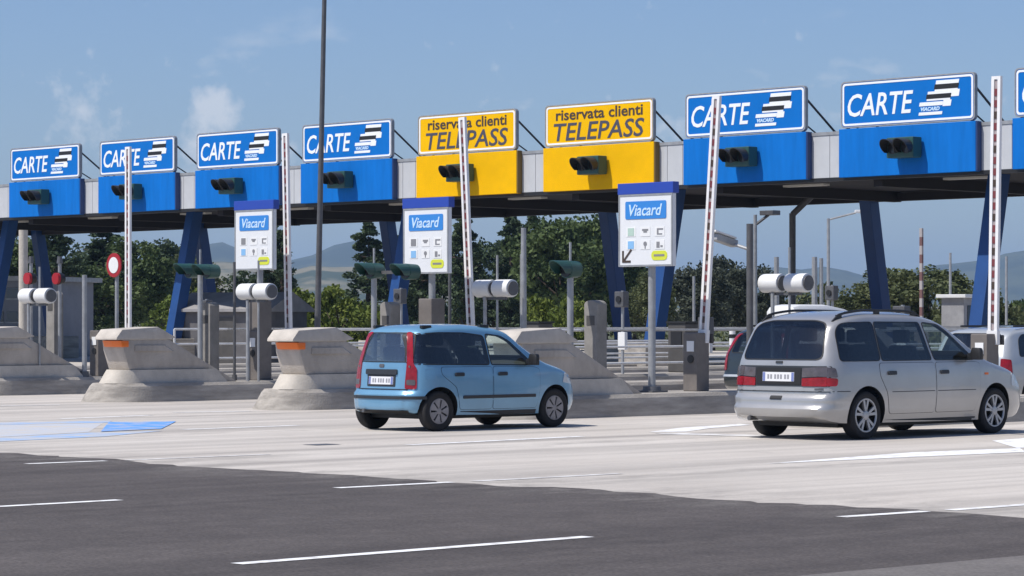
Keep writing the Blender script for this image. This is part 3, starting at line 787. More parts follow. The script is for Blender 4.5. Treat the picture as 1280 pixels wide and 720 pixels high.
def make_blue(label):
    t = thing('lane_sign', label, 'toll lane sign', group='blue CARTE lane signs')
    W = 2.18
    b = sign_frame(t, W, Z0, Z1, M_SBLUE)
    text('lettering', 'CARTE', .84, M_LETW, b, (-.88, -.164, 7.36), shear=.2, bold=.010, width=2.2)
    # stack of payment cards: three slanted white cards with dark stripes
    lg = bpy.data.objects.new('card_logo', None)
    def card(x0, x1, z0, z1, m, nm, y=-.170, sh=.20):
        bm = NB(); prism_xz(bm, [(x0, z0), (x1, z0), (x1 + sh * (z1 - z0), z1), (x0 + sh * (z1 - z0), z1)], y, -.161)
        return finish(nm, bm, m, b)
    card(.92, 1.66, 7.58, 7.86, M_LETW, 'card', -.166); card(.905, 1.68, 7.63, 7.76, M_BLACK, 'card_stripe', -.170)
    card(1.42, 1.70, 7.42, 7.60, M_LETW, 'card', -.1655)
    card(.66, 1.42, 7.34, 7.58, M_LETW, 'card', -.168); card(.645, 1.44, 7.39, 7.51, M_BLACK, 'card_stripe', -.172)
    card(1.18, 1.44, 7.18, 7.34, M_LETW, 'card', -.1675)
    card(.42, 1.18, 7.21, 7.31, M_LETW, 'card', -.169)
    card(.40, 1.16, 6.97, 7.05, M_LETW, 'card', -.169)
    bpy.data.objects.remove(lg)
    text('logo_lettering', 'VIACARD', .13, M_PALE, b, (.78, -.166, 7.13), shear=.2, bold=.006, width=.62)
    sign_rest(t, W, M_SBLUE2, M_SBLUE2_SHADE)
    return t
def make_yellow(label):
    t = thing('lane_sign', label, 'toll lane sign', group='yellow TELEPASS lane signs')
    W = 2.18
    b = sign_frame(t, W, Z0, Z1, M_YEL)
    text('lettering', 'riservata clienti', .45, M_LETD, b, (.02, -.164, 7.70), bold=.008, width=3.55)
    text('lettering', 'TELEPASS', .74, M_LETG, b, (.0, -.164, 7.19), shear=.17, bold=.008, width=3.7)
    sign_rest(t, W, M_YEL2, M_YEL2_SHADE)
    return t
SV, SD = -79.10, 5.673
blue_l = {-1: 'blue CARTE sign with card stack logo on the canopy, far left end of the row', 0: 'blue CARTE sign with card stack logo, second from the left end of the canopy row',
          1: 'blue CARTE sign with a barrier arm just right of it, behind the leftmost information board', 2: 'blue CARTE sign with the tall lamp post crossing it, left of the yellow signs',
          5: 'blue CARTE sign crossed by a leaning barrier arm, right of the yellow signs', 6: 'blue CARTE sign above the silver people carrier, largest wholly visible sign',
          7: 'blue CARTE sign cut off by the right edge of the photo'}
yel_l = {3: 'yellow riservata clienti TELEPASS sign with a barrier arm in front of it', 4: 'yellow riservata clienti TELEPASS sign with nothing in front, right one of the two'}
bs = ys = None
for k in range(-1, 8):
    loc = (SV + SD * k, UF, 0)
    if k in yel_l:
        if ys is None: ys = make_yellow(yel_l[k]); ys.location = loc
        else: dup(ys, loc, label=yel_l[k])
    else:
        if bs is None: bs = make_blue(blue_l[k]); bs.location = loc
        else: dup(bs, loc, label=blue_l[k])
# signals on the lower panels: dark box with two visored lenses
def make_lane_signal(label):
    t = thing('lane_signal', label, 'lane signal', group='dark lane signals on the sign panels')
    bm = NB(); box(bm, -.44, .44, -.66, -.28, 5.86, 6.40); finish('signal_box', bm, M_HOUS, t, bevel=.03)
    bm = NB(); box(bm, -.10, .10, -.31, -.195, 5.95, 6.28); finish('mount', bm, M_GREYD, t)
    for s in (-1, 1):
        bm = NB(); n_ = 14; r_ = .215; L_ = .42; xx = s * .22; zz = 6.13
        P = []
        for i in range(n_ + 1):
            a = R(-40 + 260 * i / n_)
            P.append([Vector((xx + q * math.cos(a), y_, zz + q * math.sin(a))) for q in (r_, r_ * .92) for y_ in (-.66, -.66 - L_ * (.62 + .38 * math.sin(a)))])
        V = [[bm.verts.new(p) for p in q] for q in P]
        for a, b_ in zip(V[:-1], V[1:]):
            bm.faces.new((a[0], b_[0], b_[1], a[1])); bm.faces.new((a[2], a[3], b_[3], b_[2])); bm.faces.new((a[1], b_[1], b_[3], a[3]))
        vz = finish('visor', bm, M_BLACK, t)
        bm = NB(); tube(bm, (xx, -.675, zz), (xx, -.661, zz), .17, n=18); finish('lens', bm, M_LENS, vz)
    return t
sg = None
for k in range(-1, 8):
    w = 'yellow panel' if k in yel_l else 'blue panel'
    place = {-1: 'far left end of the canopy', 0: 'second sign from the left end', 1: 'sign behind the leftmost information board', 2: 'sign crossed by the lamp post',
             3: 'left TELEPASS sign', 4: 'right TELEPASS sign', 5: 'sign right of the yellow ones', 6: 'largest wholly visible CARTE sign', 7: 'sign cut by the right edge'}[k]
    lb = f'dark visored lane signal on the {w} under the {place}'
    loc = (SV + SD * k + (.14 if k in (5, 6) else .02), UF + .02, 0)
    if sg is None: sg = make_lane_signal(lb); sg.location = loc
    else: dup(sg, loc, label=lb)

# ------------------------------------------------------------------ cars
def paint(name, col, metal=.0, rough=.3):
    m = mat(name, col, rough, metal, noise=.10, scale=1.6, coat=1.0)
    return m
P_BLUE = paint('paint_light_blue', (.15, .335, .50), .25, .36)
P_SILV = paint('paint_silver', (.42, .412, .40), .40, .30)
P_DARK = paint('paint_dark_grey', (.020, .027, .031), .1, .3)
P_SIL2 = paint('paint_grey_silver', (.50, .52, .53), .35, .36)
def glass_mat(name, tint, rough=.02, refl=.075):
    m = bpy.data.materials.new(name); m.use_nodes = True
    N, L = m.node_tree.nodes, m.node_tree.links; N.remove(N['Principled BSDF'])
    tr = N.new('ShaderNodeBsdfTransparent'); tr.inputs[0].default_value = (*tint, 1)
    gl = N.new('ShaderNodeBsdfGlossy'); gl.inputs['Roughness'].default_value = rough
    lw = N.new('ShaderNodeLayerWeight'); lw.inputs['Blend'].default_value = .5      # Schlick reflectance of a thin pane, same from both sides
    pw = N.new('ShaderNodeMath'); pw.operation = 'POWER'; pw.inputs[1].default_value = 5
    fr = N.new('ShaderNodeMath'); fr.operation = 'MULTIPLY_ADD'; fr.inputs[1].default_value = .92; fr.inputs[2].default_value = refl
    L.new(lw.outputs['Facing'], pw.inputs[0]); L.new(pw.outputs[0], fr.inputs[0])
    mx_ = N.new('ShaderNodeMixShader')
    L.new(fr.outputs[0], mx_.inputs[0]); L.new(tr.outputs[0], mx_.inputs[1]); L.new(gl.outputs[0], mx_.inputs[2])
    L.new(mx_.outputs[0], N['Material Output'].inputs['Surface'])
    return m
M_GLASS = glass_mat('tinted_glass', (.22, .26, .30), refl=.11)
M_GLASSL = glass_mat('clear_glass', (.78, .86, .84), refl=.09)
M_GLASSR = glass_mat('rear_glass', (.84, .92, .86), refl=.26)
M_INT = mat('cabin_lining', (.09, .088, .085), .85)
M_SEAT = mat('seat_fabric', (.12, .12, .125), .9, noise=.3, scale=20)
M_RUB = mat('rubber', (.010, .010, .011), .6)
M_TYRE = mat('tyre', (.016, .015, .016), .85, noise=.3, scale=14)
M_RIM = mat('alloy', (.42, .42, .43), .38, metal=.55, noise=.1, scale=7)
M_HUBC = mat('hub_cap', (.30, .29, .30), .5, metal=.4, noise=.2, scale=9)
M_TAIL = mat('tail_lens_red', (.30, .005, .010), .22, noise=.35, scale=9, coat=.25)
M_TAILD = mat('tail_lens_smoke', (.10, .085, .09), .2, noise=.3, scale=8, coat=.5)
M_CLEAR = mat('headlamp_glass', (.55, .57, .58), .12, coat=.5)
M_PLATE = mat('plate_white', (.72, .72, .73), .5)
M_PCHR = mat('plate_characters', (.28, .28, .30), .6)
M_EUB = mat('plate_blue', (.16, .20, .42), .5)
M_STRIP = mat('dark_trim', (.022, .026, .032), .55)

def pchip(pts):
    xs = [p[0] for p in pts]; ys = [p[1] for p in pts]; n = len(xs)
    h = [xs[i + 1] - xs[i] for i in range(n - 1)]; d = [(ys[i + 1] - ys[i]) / h[i] for i in range(n - 1)]
    m = [d[0]] + [0 if d[i - 1] * d[i] <= 0 else 2 * d[i - 1] * d[i] / (d[i - 1] + d[i]) for i in range(1, n - 1)] + [d[-1]]
    def f(x):
        if x <= xs[0]: return ys[0]
        if x >= xs[-1]: return ys[-1]
        i = 0
        while x > xs[i + 1]: i += 1
        t = (x - xs[i]) / h[i]
        return ((1 + 2 * t) * (1 - t) ** 2 * ys[i] + t * (1 - t) ** 2 * h[i] * m[i] + t * t * (3 - 2 * t) * ys[i + 1] + t * t * (t - 1) * h[i] * m[i + 1])
    return f

class Car:
    def __init__(s, sp):
        s.sp = sp; s.L = sp['L']; s.W = sp['W']
        s.zt, s.zb, s.pl, s.S, s.rr, s.ff = [pchip(sp[k]) for k in ('ztop', 'zbot', 'plan', 'S', 'rear', 'front')]
        s.mesh()
    def pt(s, x, y, z):
        L = s.L
        y2 = y + s.rr(z) * max(0, 1 - y / 1.3) ** 1.5 - s.ff(z) * max(0, 1 - (L - y) / .8) ** 1.5
        return Vector((x, y2, z))
    def ring(s, y):
        zt, zb = s.zt(y), s.zb(y); cr = s.sp.get('crown', .10); cr = min(cr, (zt - zb) * .4)
        ze = zt - cr; P = s.pl(y) * s.W
        half = [(0, zb), (P * s.S(zb) * .55, zb), (P * s.S(zb) * .93, zb)]
        n = 34
        for i in range(n):
            z = zb + .012 + (ze - zb - .012) * i / (n - 1); half.append((P * s.S(z), z))
        we = P * s.S(ze)
        for i in range(1, 9):
            th = math.pi / 2 * i / 8
            half.append((we * max(0, math.cos(th)) ** .62, ze + cr * math.sin(th) ** .80))
        half[-1] = (0, zt)
        r = half + [(-x, z) for x, z in half[-2:0:-1]]
        return r
    def mesh(s):
        L = s.L
        ys = [0, .015, .04, .08, .13, .2, .3, .42] + [.42 + (L - .97) * i / 26 for i in range(1, 27)] + [L - .42, L - .3, L - .2, L - .12, L - .06, L - .02, L]
        rings = [[s.pt(x, y, z) for x, z in s.ring(y)] for y in ys]
        def cap(y, sgn):
            base = s.ring(y); zc = (s.zt(y) + s.zb(y)) / 2; out = []
            for k, off in ((.97, .010), (.88, .024), (.70, .036), (.45, .044), (.2, .047), (.03, .048)):
                out.append([s.pt(x * k, y, z) + Vector((0, sgn * off, 0)) for x, z in base])
            return out
        bm = NB()
        loft(bm, cap(0, -1)[::-1] + rings + cap(L, 1))
        bmesh.ops.recalc_face_normals(bm, faces=bm.faces)
        bmesh.ops.triangulate(bm, faces=[f for f in bm.faces if len(f.verts) > 4])
        s.bvh = BVHTree.FromBMesh(bm)
        s.bm = bm
    def cutter(s, b, m, tmp, cutters):
        cm = bpy.data.meshes.new('cut'); bmesh.ops.recalc_face_normals(b, faces=b.faces); b.to_mesh(cm); b.free(); cm.materials.append(m)
        c = bpy.data.objects.new('cut', cm); COL.objects.link(c); cutters.append(c)
        md = tmp.modifiers.new('b', 'BOOLEAN'); md.operation = 'DIFFERENCE'; md.object = c; md.solver = 'EXACT'; md.material_mode = 'TRANSFER'
    def cabin(s, cutters, tmp):
        """hollow the cabin, then open each window into it"""
        sp = s.sp; y0, y1, fl = sp['cabin']; b = NB(); rings = []
        ys = [y0 + (y1 - y0) * i / 16 for i in range(17)]
        for y in ys:
            zt, P, cr = s.zt(y) - .05, s.pl(y) * s.W, .10
            half = [(0, fl)]
            n = 12
            for i in range(n):
                z = fl + (zt - cr - fl) * i / (n - 1); half.append((P * s.S(z) - .055, z))
            we = half[-1][0]
            for i in range(1, 6):
                th = math.pi / 2 * i / 5; half.append((we * max(0, math.cos(th)) ** .62, zt - cr + cr * math.sin(th) ** .8))
            half[-1] = (0, zt)
            rings.append([s.pt(x, y, z) for x, z in half + [(-x, z) for x, z in half[-2:0:-1]]])
        loft(b, rings); bmesh.ops.triangulate(b, faces=[f for f in b.faces if len(f.verts) > 4])
        s.cutter(b, M_INT, tmp, cutters)
        for poly, mode, d0, d1 in sp['glass']:
            pl = round_poly(grow(poly, -.012), .045)
            for sg_ in ((1, -1) if mode == 'side' else (1,)):
                b = NB()
                if mode == 'side': A = [[b.verts.new((sg_ * x, q, z)) for q, z in pl] for x in (d0, d1)]
                else: A = [[b.verts.new((q, y, z)) for q, z in pl] for y in (d0, d1)]
                k = len(pl)
                for i in range(k): b.faces.new((A[0][i], A[0][(i + 1) % k], A[1][(i + 1) % k], A[1][i]))
                b.faces.new(A[0][::-1]); b.faces.new(A[1])
                s.cutter(b, M_RUB, tmp, cutters)
    def seats(s, root, rows, w=.46):
        for y, zf, xs in rows:
            for x in xs:
                bm = NB()
                loft(bm, [[(x + q * hw, y + dy + q2 * t, z) for q, q2 in ((-1, -1), (1, -1), (1, 1), (-1, 1))] for dy, z, hw, t in ((.0, zf, w * .48, .08), (-.06, zf + .3, w * .5, .075), (-.13, zf + .52, w * .42, .055), (-.14, zf + .55, w * .36, .03))])
                st = finish('seat', bm, M_SEAT, root, smooth=50, bevel=.02)
                bm = NB(); box(bm, x - .12, x + .12, y - .20, y - .10, zf + .58, zf + .76); finish('headrest', bm, M_SEAT, st, bevel=.03, smooth=50)
                bm = NB(); box(bm, x - w * .48, x + w * .48, y + .05, y + .5, zf - .12, zf + .02); finish('seat_base', bm, M_SEAT, st, bevel=.03)
    def body(s, parent, paint_m):
        sp = s.sp
        me = bpy.data.meshes.new('body'); s.bm.to_mesh(me)
        tmp = bpy.data.objects.new('body', me); COL.objects.link(tmp)
        cutters = []
        me.materials.append(paint_m)
        s.cabin(cutters, tmp)
        for y in sp['axles']:
            for sx in (-1, 1):
                b = NB(); x0 = sx * (s.W - .30); x1 = sx * (s.W + .2)
                tube(b, (x0, y, sp['wr'] + .01), (x1, y, sp['wr'] + .01), sp['arch'], n=40)
                s.cutter(b, M_RUB, tmp, cutters)
        dg = bpy.context.evaluated_depsgraph_get(); dg.update()
        res = bpy.data.meshes.new_from_object(tmp.evaluated_get(dg))
        for c in cutters: bpy.data.objects.remove(c)
        bpy.data.objects.remove(tmp)
        for p in res.polygons: p.use_smooth = True
        res.set_sharp_from_angle(angle=R(38)); res.name = 'body'
        o = link('body', res, None, parent)
        return o
    def frame(s, mode, a, b):
        if mode == 'R': return Vector((3, a, b)), Vector((-1, 0, 0))
        if mode == 'L': return Vector((-3, a, b)), Vector((1, 0, 0))
        if mode == 'rear': return Vector((a, -3, b)), Vector((0, 1, 0))
        if mode == 'front': return Vector((a, s.L + 3, b)), Vector((0, -1, 0))
        if mode == 'top': return Vector((a, b, 4)), Vector((0, 0, -1))
        q = math.sqrt(.5)
        if mode == 'RR': return Vector((a * q, a * q, b)) - 3 * Vector((-q, q, 0)), Vector((-q, q, 0))
        if mode == 'RL': return Vector((-a * q, a * q, b)) - 3 * Vector((q, q, 0)), Vector((q, q, 0))
        if mode == 'FR': return Vector((a * q, s.L - a * q, b)) - 3 * Vector((-q, -q, 0)), Vector((-q, -q, 0))
        if mode == 'FL': return Vector((-a * q, s.L - a * q, b)) - 3 * Vector((q, -q, 0)), Vector((q, -q, 0))
    def patch(s, name, poly, mode, off, m, parent, res=.09, rnd=.0, depth=.02, hole=None):
        """a shaped panel lying on the body: outline given in the side / rear / front view, thickness depth"""
        if rnd: poly = round_poly(poly, rnd)
        bm = NB()
        loops = [poly] + ([hole] if hole else [])
        vs = [bm.verts.new((a, b, 0)) for lp in loops for a, b in lp]
        for tri in tessellate_polygon([[Vector((a, b, 0)) for a, b in lp] for lp in loops]):
            try: bm.faces.new([vs[i] for i in tri])
            except ValueError: pass
        lo = [min(p[i] for p in poly) for i in (0, 1)]; hi = [max(p[i] for p in poly) for i in (0, 1)]
        for ax in (0, 1):
            v = lo[ax] + res
            while v < hi[ax] - res * .3:
                co = Vector((v if ax == 0 else 0, v if ax == 1 else 0, 0)); no = Vector((1, 0, 0)) if ax == 0 else Vector((0, 1, 0))
                bmesh.ops.bisect_plane(bm, geom=bm.verts[:] + bm.edges[:] + bm.faces[:], plane_co=co, plane_no=no)
                v += res
        dirs = {}
        for v in bm.verts:
            o, d = s.frame(mode, v.co.x, v.co.y)
            hit, nrm, idx, dist = s.bvh.ray_cast(o, d)
            if hit is None:
                hit, nrm, idx, dist = s.bvh.find_nearest(o + d * 2.6)
            if nrm.dot(d) > 0: nrm = -nrm
            out = (nrm * .6 - d * .4).normalized()
            v.co = hit + out * off; dirs[v] = out
        bmesh.ops.recalc_face_normals(bm, faces=bm.faces)
        ref = sum((f.normal for f in bm.faces), Vector()); dd = s.frame(mode, 0, 0)[1]
        if ref.dot(dd) > 0: bmesh.ops.reverse_faces(bm, faces=bm.faces)
        be = [e_ for e_ in bm.edges if len(e_.link_faces) == 1]
        low = {}
        for e_ in be:
            for v in e_.verts:
                if v not in low: low[v] = bm.verts.new(v.co - dirs[v] * depth)
        for e_ in be:
            f = e_.link_faces[0]; a, b = e_.verts
            try: bm.faces.new((b, a, low[a], low[b]) if True else None)
            except ValueError: pass
        me = bpy.data.meshes.new(name); bm.to_mesh(me); bm.free()
        for p in me.polygons: p.use_smooth = True
        me.set_sharp_from_angle(angle=R(40))
        return link(name, me, m, parent)
    def both(s, name, poly, off, m, parent, **k):
        return [s.patch(name, poly, md, off, m, parent, **k) for md in ('R', 'L')]

def round_poly(poly, r, n=4):
    out = []; N = len(poly)
    for i in range(N):
        p0, p1, p2 = Vector(poly[i - 1]), Vector(poly[i]), Vector(poly[(i + 1) % N])
        d0, d2 = p0 - p1, p2 - p1; rr = min(r, d0.length * .45, d2.length * .45)
        a, b = p1 + d0.normalized() * rr, p1 + d2.normalized() * rr
        for k in range(n + 1):
            t = k / n; q = a * (1 - t) ** 2 + p1 * 2 * t * (1 - t) + b * t * t
            out.append((q.x, q.y))
    return out
def grow(poly, g):
    cx = sum(p[0] for p in poly) / len(poly); cy = sum(p[1] for p in poly) / len(poly)
    N = len(poly); out = []
    area = sum(poly[i][0] * poly[(i + 1) % N][1] - poly[(i + 1) % N][0] * poly[i][1] for i in range(N))
    sg_ = 1 if area > 0 else -1
    for i in range(N):
        p0, p1, p2 = Vector(poly[i - 1]), Vector(poly[i]), Vector(poly[(i + 1) % N])
        e0, e1 = (p1 - p0).normalized(), (p2 - p1).normalized()
        n0, n1_ = Vector((e0.y, -e0.x)) * sg_, Vector((e1.y, -e1.x)) * sg_
        b = n0 + n1_; b = b / max(.35, b.length_squared) * 2 if b.length_squared > 1e-6 else n0
        q = p1 + b * g * .5 * (2 / 2) * 1.0
        out.append((q.x, q.y))
    return out

def lathe_x(bm, prof, n=36):
    """profile of (x, r) turned about the X axis"""
    V = []
    for i in range(n):
        a = 2 * math.pi * i / n
        V.append([bm.verts.new((x, r * math.cos(a), r * math.sin(a))) for x, r in prof])
    for i in range(n):
        A, B = V[i], V[(i + 1) % n]
        for k in range(len(prof) - 1): bm.faces.new((A[k], A[k + 1], B[k + 1], B[k]))
def make_wheel(car, x, y, r, style, w=.185):
    """outer face towards +X for x>0"""
    sx = 1 if x > 0 else -1
    rr = r * (.70 if style == 'alloy' else .62)
    bm = NB()
    prof = [(-w / 2 * .8, rr * .9), (-w / 2, r * .90), (-w / 2 * .86, r * .975), (-w / 2 * .6, r), (w / 2 * .6, r), (w / 2 * .86, r * .975), (w / 2, r * .90), (w / 2 * .99, r * .78), (w / 2 * .86, rr), (w / 2 * .5, rr * .96)]
    lathe_x(bm, [(px * sx, pr) for px, pr in prof])
    wheel = finish('wheel', bm, M_TYRE, car, smooth=50, loc=(x, y, r))
    bm = NB(); lathe_x(bm, [(sx * w * .05, .0001), (sx * w * .05, rr * .97), (sx * w * .42, rr * .985), (sx * w * .44, rr * 1.005)], 30)
    finish('rim_dish', bm, M_RUB, wheel, smooth=40)
    m = M_RIM if style == 'alloy' else M_HUBC
    bm = NB(); lathe_x(bm, [(sx * w * .40, rr * .90), (sx * w * .47, rr * .93), (sx * w * .475, rr * 1.0), (sx * w * .43, rr * 1.03)], 36)
    lathe_x(bm, [(sx * w * .33, rr * .30), (sx * w * .45, rr * .26), (sx * w * .47, rr * .18), (sx * w * .465, .0001)], 20)
    if style == 'alloy':
        for i in range(5):
            a = 2 * math.pi * i / 5 + .31
            for da in (-.16, .16):
                loft(bm, [[(sx * (xo + dx), q * math.cos(a + da * f) - t * math.sin(a), q * math.sin(a + da * f) + t * math.cos(a)) for dx, t in ((0, -wd), (.0, wd), (-.03, wd), (-.03, -wd))]
                          for q, xo, wd, f in ((rr * .20, w * .44, .016, .5), (rr * .93, w * .455, .020, 1.35))])
    else:
        for i in range(7):
            a0 = 2 * math.pi * i / 7
            ring_ = []
            pts = []
            for q, hw in ((rr * .22, .20), (rr * .55, .33), (rr * .86, .36), (rr * .95, .26)):
                pts.append((q, hw))
            pl = [(q, a0 - hw) for q, hw in pts] + [(q, a0 + hw) for q, hw in pts[::-1]]
            A = [bm.verts.new((sx * w * .475, q * math.cos(a), q * math.sin(a))) for q, a in pl]; B = [bm.verts.new((sx * w * .38, q * math.cos(a), q * math.sin(a))) for q, a in pl]
            k = len(pl)
            for j in range(k): bm.faces.new((A[j], A[(j + 1) % k], B[(j + 1) % k], B[j]))
            bm.faces.new(A)
    finish('wheel_cap' if style != 'alloy' else 'spoked_rim', bm, m, wheel, smooth=35)
    return wheel
def wheels(C, root, style, w=.185, inset=.03):
    for y in C.sp['axles']:
        for sx in (-1, 1): make_wheel(root, sx * (C.W - w / 2 - inset), y, C.sp['wr'], style, w)
def plate(C, root, z, x0=0.0, w=.26, h=.055):
    p = C.patch('number_plate', [(x0 - w, z - h), (x0 + w, z - h), (x0 + w, z + h), (x0 - w, z + h)], 'rear', .012, M_PLATE, root)
    for i in range(7):
        xx = x0 - w + .10 + i * .05 + (.02 if i > 1 else 0) + (.02 if i > 4 else 0)
        C.patch('plate_character', [(xx - .015, z - .028), (xx + .015, z - .028), (xx + .015, z + .03), (xx - .015, z + .03)], 'rear', .0145, M_PCHR, p, depth=.003)
    for q in (-1, 1):
        C.patch('plate_band', [(x0 + q * w - q * .045, z - h + .004), (x0 + q * w - q * .004, z - h + .004), (x0 + q * w - q * .004, z + h - .004), (x0 + q * w - q * .045, z + h - .004)], 'rear', .0145, M_EUB, p, depth=.003)
    return p
def window(C, root, poly, mode, m, frame_m=None, rnd=.05, name='window', off=.006, fr=.022):
    C.patch(name + '_seal', grow(poly, fr), mode, off * .9, frame_m or M_RUB, root, rnd=rnd + .01, hole=round_poly(grow(poly, -.006), rnd), depth=.012)
    return C.patch(name, poly, mode, off * .5, m, root, rnd=rnd, depth=.003)
def door(C, root, poly, handle, m, mode, hm=M_STRIP):
    C.patch('door_gap', grow(poly, .011), mode, .0012, M_RUB, root, rnd=.05, depth=.012)
    d = C.patch('door', poly, mode, .0045, m, root, rnd=.045, depth=.012)
    hy, hz = handle
    C.patch('door_handle', [(hy - .085, hz - .026), (hy + .085, hz - .026), (hy + .085, hz + .026), (hy - .085, hz + .026)], mode, .028, hm, d, rnd=.02, depth=.03)
    return d
def mirror(C, root, y, z, m, sx):
    hit, n_, i_, d_ = C.bvh.ray_cast(Vector((sx * 3, y, z)), Vector((-sx, 0, 0)))
    x = hit.x
    bm = NB()
    loft(bm, [[(x + sx * dx, y + dy - .02, z + dz) for dy, dz in ((-.03 * k, -.02), (.05 * k, -.02), (.05 * k, .02 + .1 * k), (-.02 * k, .02 + .1 * k))] for dx, k in ((-.02, .35), (.05, .6), (.08, 1.25), (.20, 1.2), (.23, .8))])
    return finish('wing_mirror', bm, m, root, smooth=50, bevel=.012)

# --- light blue small hatchback
def blue_hatch():
    PW = [[(-.56, .985), (.56, .985), (.51, 1.385), (-.51, 1.385)],
          [(.16, .955), (1.505, .935), (1.47, 1.345), (1.1, 1.385), (.60, 1.39), (.24, 1.37)],
          [(1.545, .935), (2.34, .925), (2.28, 1.01), (1.96, 1.27), (1.80, 1.34), (1.52, 1.37)],
          [(-.60, 1.05), (.60, 1.05), (.50, 1.38), (-.50, 1.38)]]
    sp = dict(L=3.48, W=.789, axles=(.54, 2.84), wr=.285, arch=.335, crown=.12, cabin=(.10, 2.50, .52),
              glass=[(PW[0], 'rear', -1, .6), (PW[1], 'side', .3, 1.5), (PW[2], 'side', .3, 1.5), (PW[3], 'front', 1.9, 5)],
              ztop=[(0, 1.40), (.05, 1.45), (.2, 1.485), (.7, 1.515), (1.2, 1.52), (1.65, 1.495), (1.95, 1.44), (2.15, 1.30), (2.44, 1.115), (2.62, 1.02), (2.79, .965), (3.04, .905), (3.24, .835), (3.39, .74), (3.48, .60)],
              zbot=[(0, .30), (.12, .25), (.4, .22), (2.84, .20), (3.24, .22), (3.48, .28)],
              plan=[(0, .64), (.025, .735), (.07, .82), (.14, .89), (.26, .945), (.45, .985), (.7, 1), (2.35, 1), (2.84, .98), (3.14, .92), (3.32, .82), (3.42, .71), (3.48, .62)],
              S=[(.2, .93), (.35, .975), (.5, 1.0), (.75, .995), (.90, .97), (1.1, .905), (1.3, .84), (1.5, .77)],
              rear=[(.2, 0.145), (.35, 0.085), (.525, 0.085), (.56, 0.130), (.60, 0.140), (.85, 0.160), (1.0, 0.175), (1.3, 0.245), (1.5, 0.305)],
              front=[(.2, .08), (.4, 0), (.55, .02), (.7, .08), (1.0, .0)])
    C = Car(sp)
    t = thing('hatchback_car', 'light blue five door hatchback with tall red tail lights', 'car')
    C.body(t, P_BLUE)
    # rear
    window(C, t, PW[0], 'rear', M_GLASSR, rnd=.07, name='rear_window')
    for md in ('RR', 'RL'):
        lp = [(.425, .60), (.60, .60), (.605, .88), (.55, .96), (.535, 1.40), (.45, 1.40), (.455, .98)]
        l = C.patch('tail_light', lp, md, .012, M_TAIL, t, rnd=.03)
        C.patch('reverse_lens', [(.45, .655), (.58, .655), (.58, .73), (.45, .73)], md, .016, M_TAILD, l, rnd=.02, depth=.006)
    tg = C.patch('tailgate_handle', [(-.33, .80), (.33, .80), (.33, .875), (-.33, .875)], 'rear', .02, M_STRIP, t, rnd=.02)
    C.patch('plate_recess', [(-.30, .63), (.30, .63), (.30, .80), (-.30, .80)], 'rear', .004, M_STRIP, t, rnd=.02)
    plate(C, t, .715)
    C.patch('tailgate_gap', [(-.52, .590), (.52, .590), (.52, .600), (-.52, .600)], 'rear', .009, M_RUB, t)
    for md in ('rear', 'RR', 'RL'):
        pl = [(-.52, .455), (.52, .455), (.52, .50), (-.52, .50)] if md == 'rear' else [(.40, .455), (.74, .455), (.74, .50), (.40, .50)]
        C.patch('bumper_strip', pl, md, .012, M_STRIP, t, rnd=.0)
    for md in ('R', 'L'): C.patch('fuel_flap' if md == 'R' else 'vent', [(.30, .74), (.46, .74), (.46, .88), (.30, .88)], md, .003, P_BLUE, t, rnd=.03, depth=.006)
    bm = NB(); tube(bm, (0, .19, .955), (.36, .17, 1.0), .010, .007, n=6); finish('rear_wiper', bm, M_BLACK, t)
    C.patch('badge', [(-.05, .90), (.05, .90), (.05, .95), (-.05, .95)], 'rear', .008, M_GREYD, t, rnd=.02)
    C.patch('rear_valance', [(-.58, .245), (.58, .245), (.55, .30), (-.55, .30)], 'rear', .008, M_RUB, t)
    # sides
    for md in ('R', 'L'):
        door(C, t, [(.925, .30), (1.54, .30), (1.54, .905), (.56, .905), (.57, .80), (.84, .62)], (.89, .80), P_BLUE, md)
        door(C, t, [(1.565, .30), (2.44, .30), (2.50, .60), (2.50, .86), (2.38, .895), (1.565, .905)], (1.74, .80), P_BLUE, md)
        window(C, t, PW[1], md, M_GLASS, rnd=.05, name='rear_side_window')
        window(C, t, PW[2], md, M_GLASSL, rnd=.04, name='front_side_window')
        C.patch('rubbing_strip', [(.96, .455), (2.40, .455), (2.40, .50), (.96, .50)], md, .016, M_STRIP, t, rnd=.012)
        C.patch('sill_trim', [(.94, .215), (2.44, .215), (2.44, .275), (.94, .275)], md, .006, M_STRIP, t)
        hl = C.patch('headlight', [(3.00, .66), (3.32, .62), (3.24, .76), (3.06, .80)], md, .008, M_CLEAR, t, rnd=.03)
    mirror(C, t, 2.27, .94, M_BLACK, 1); mirror(C, t, 2.27, .94, M_BLACK, -1)
    C.seats(t, ((1.62, .62, (-.34, .34)), (.80, .64, (-.36, .36))))
    bm = NB(); box(bm, -.60, .60, 2.15, 2.50, .80, .93); finish('dashboard', bm, M_INT, t, bevel=.03)
    bm = NB(); box(bm, -.55, .55, .16, .50, .90, .93); finish('parcel_shelf', bm, M_SEAT, t)
    window(C, t, PW[3], 'front', M_GLASSL, rnd=.06, name='windscreen')
    C.patch('front_strip', [(-.5, .44), (.5, .44), (.5, .50), (-.5, .50)], 'front', .012, M_STRIP, t)
    # roof bits
    for sx in (-1, 1):
        for y in (.50, 1.62):
            hit, n_, i_, d_ = C.bvh.ray_cast(Vector((sx * .50, y, 3)), Vector((0, 0, -1)))
            bm = NB(); box(bm, sx * .50 - .03, sx * .50 + .03, y - .09, y + .09, hit.z - .01, hit.z + .035)
            finish('roof_mount', bm, M_BLACK, t, bevel=.012)
    hit, n_, i_, d_ = C.bvh.ray_cast(Vector((0, 1.72, 3)), Vector((0, 0, -1)))
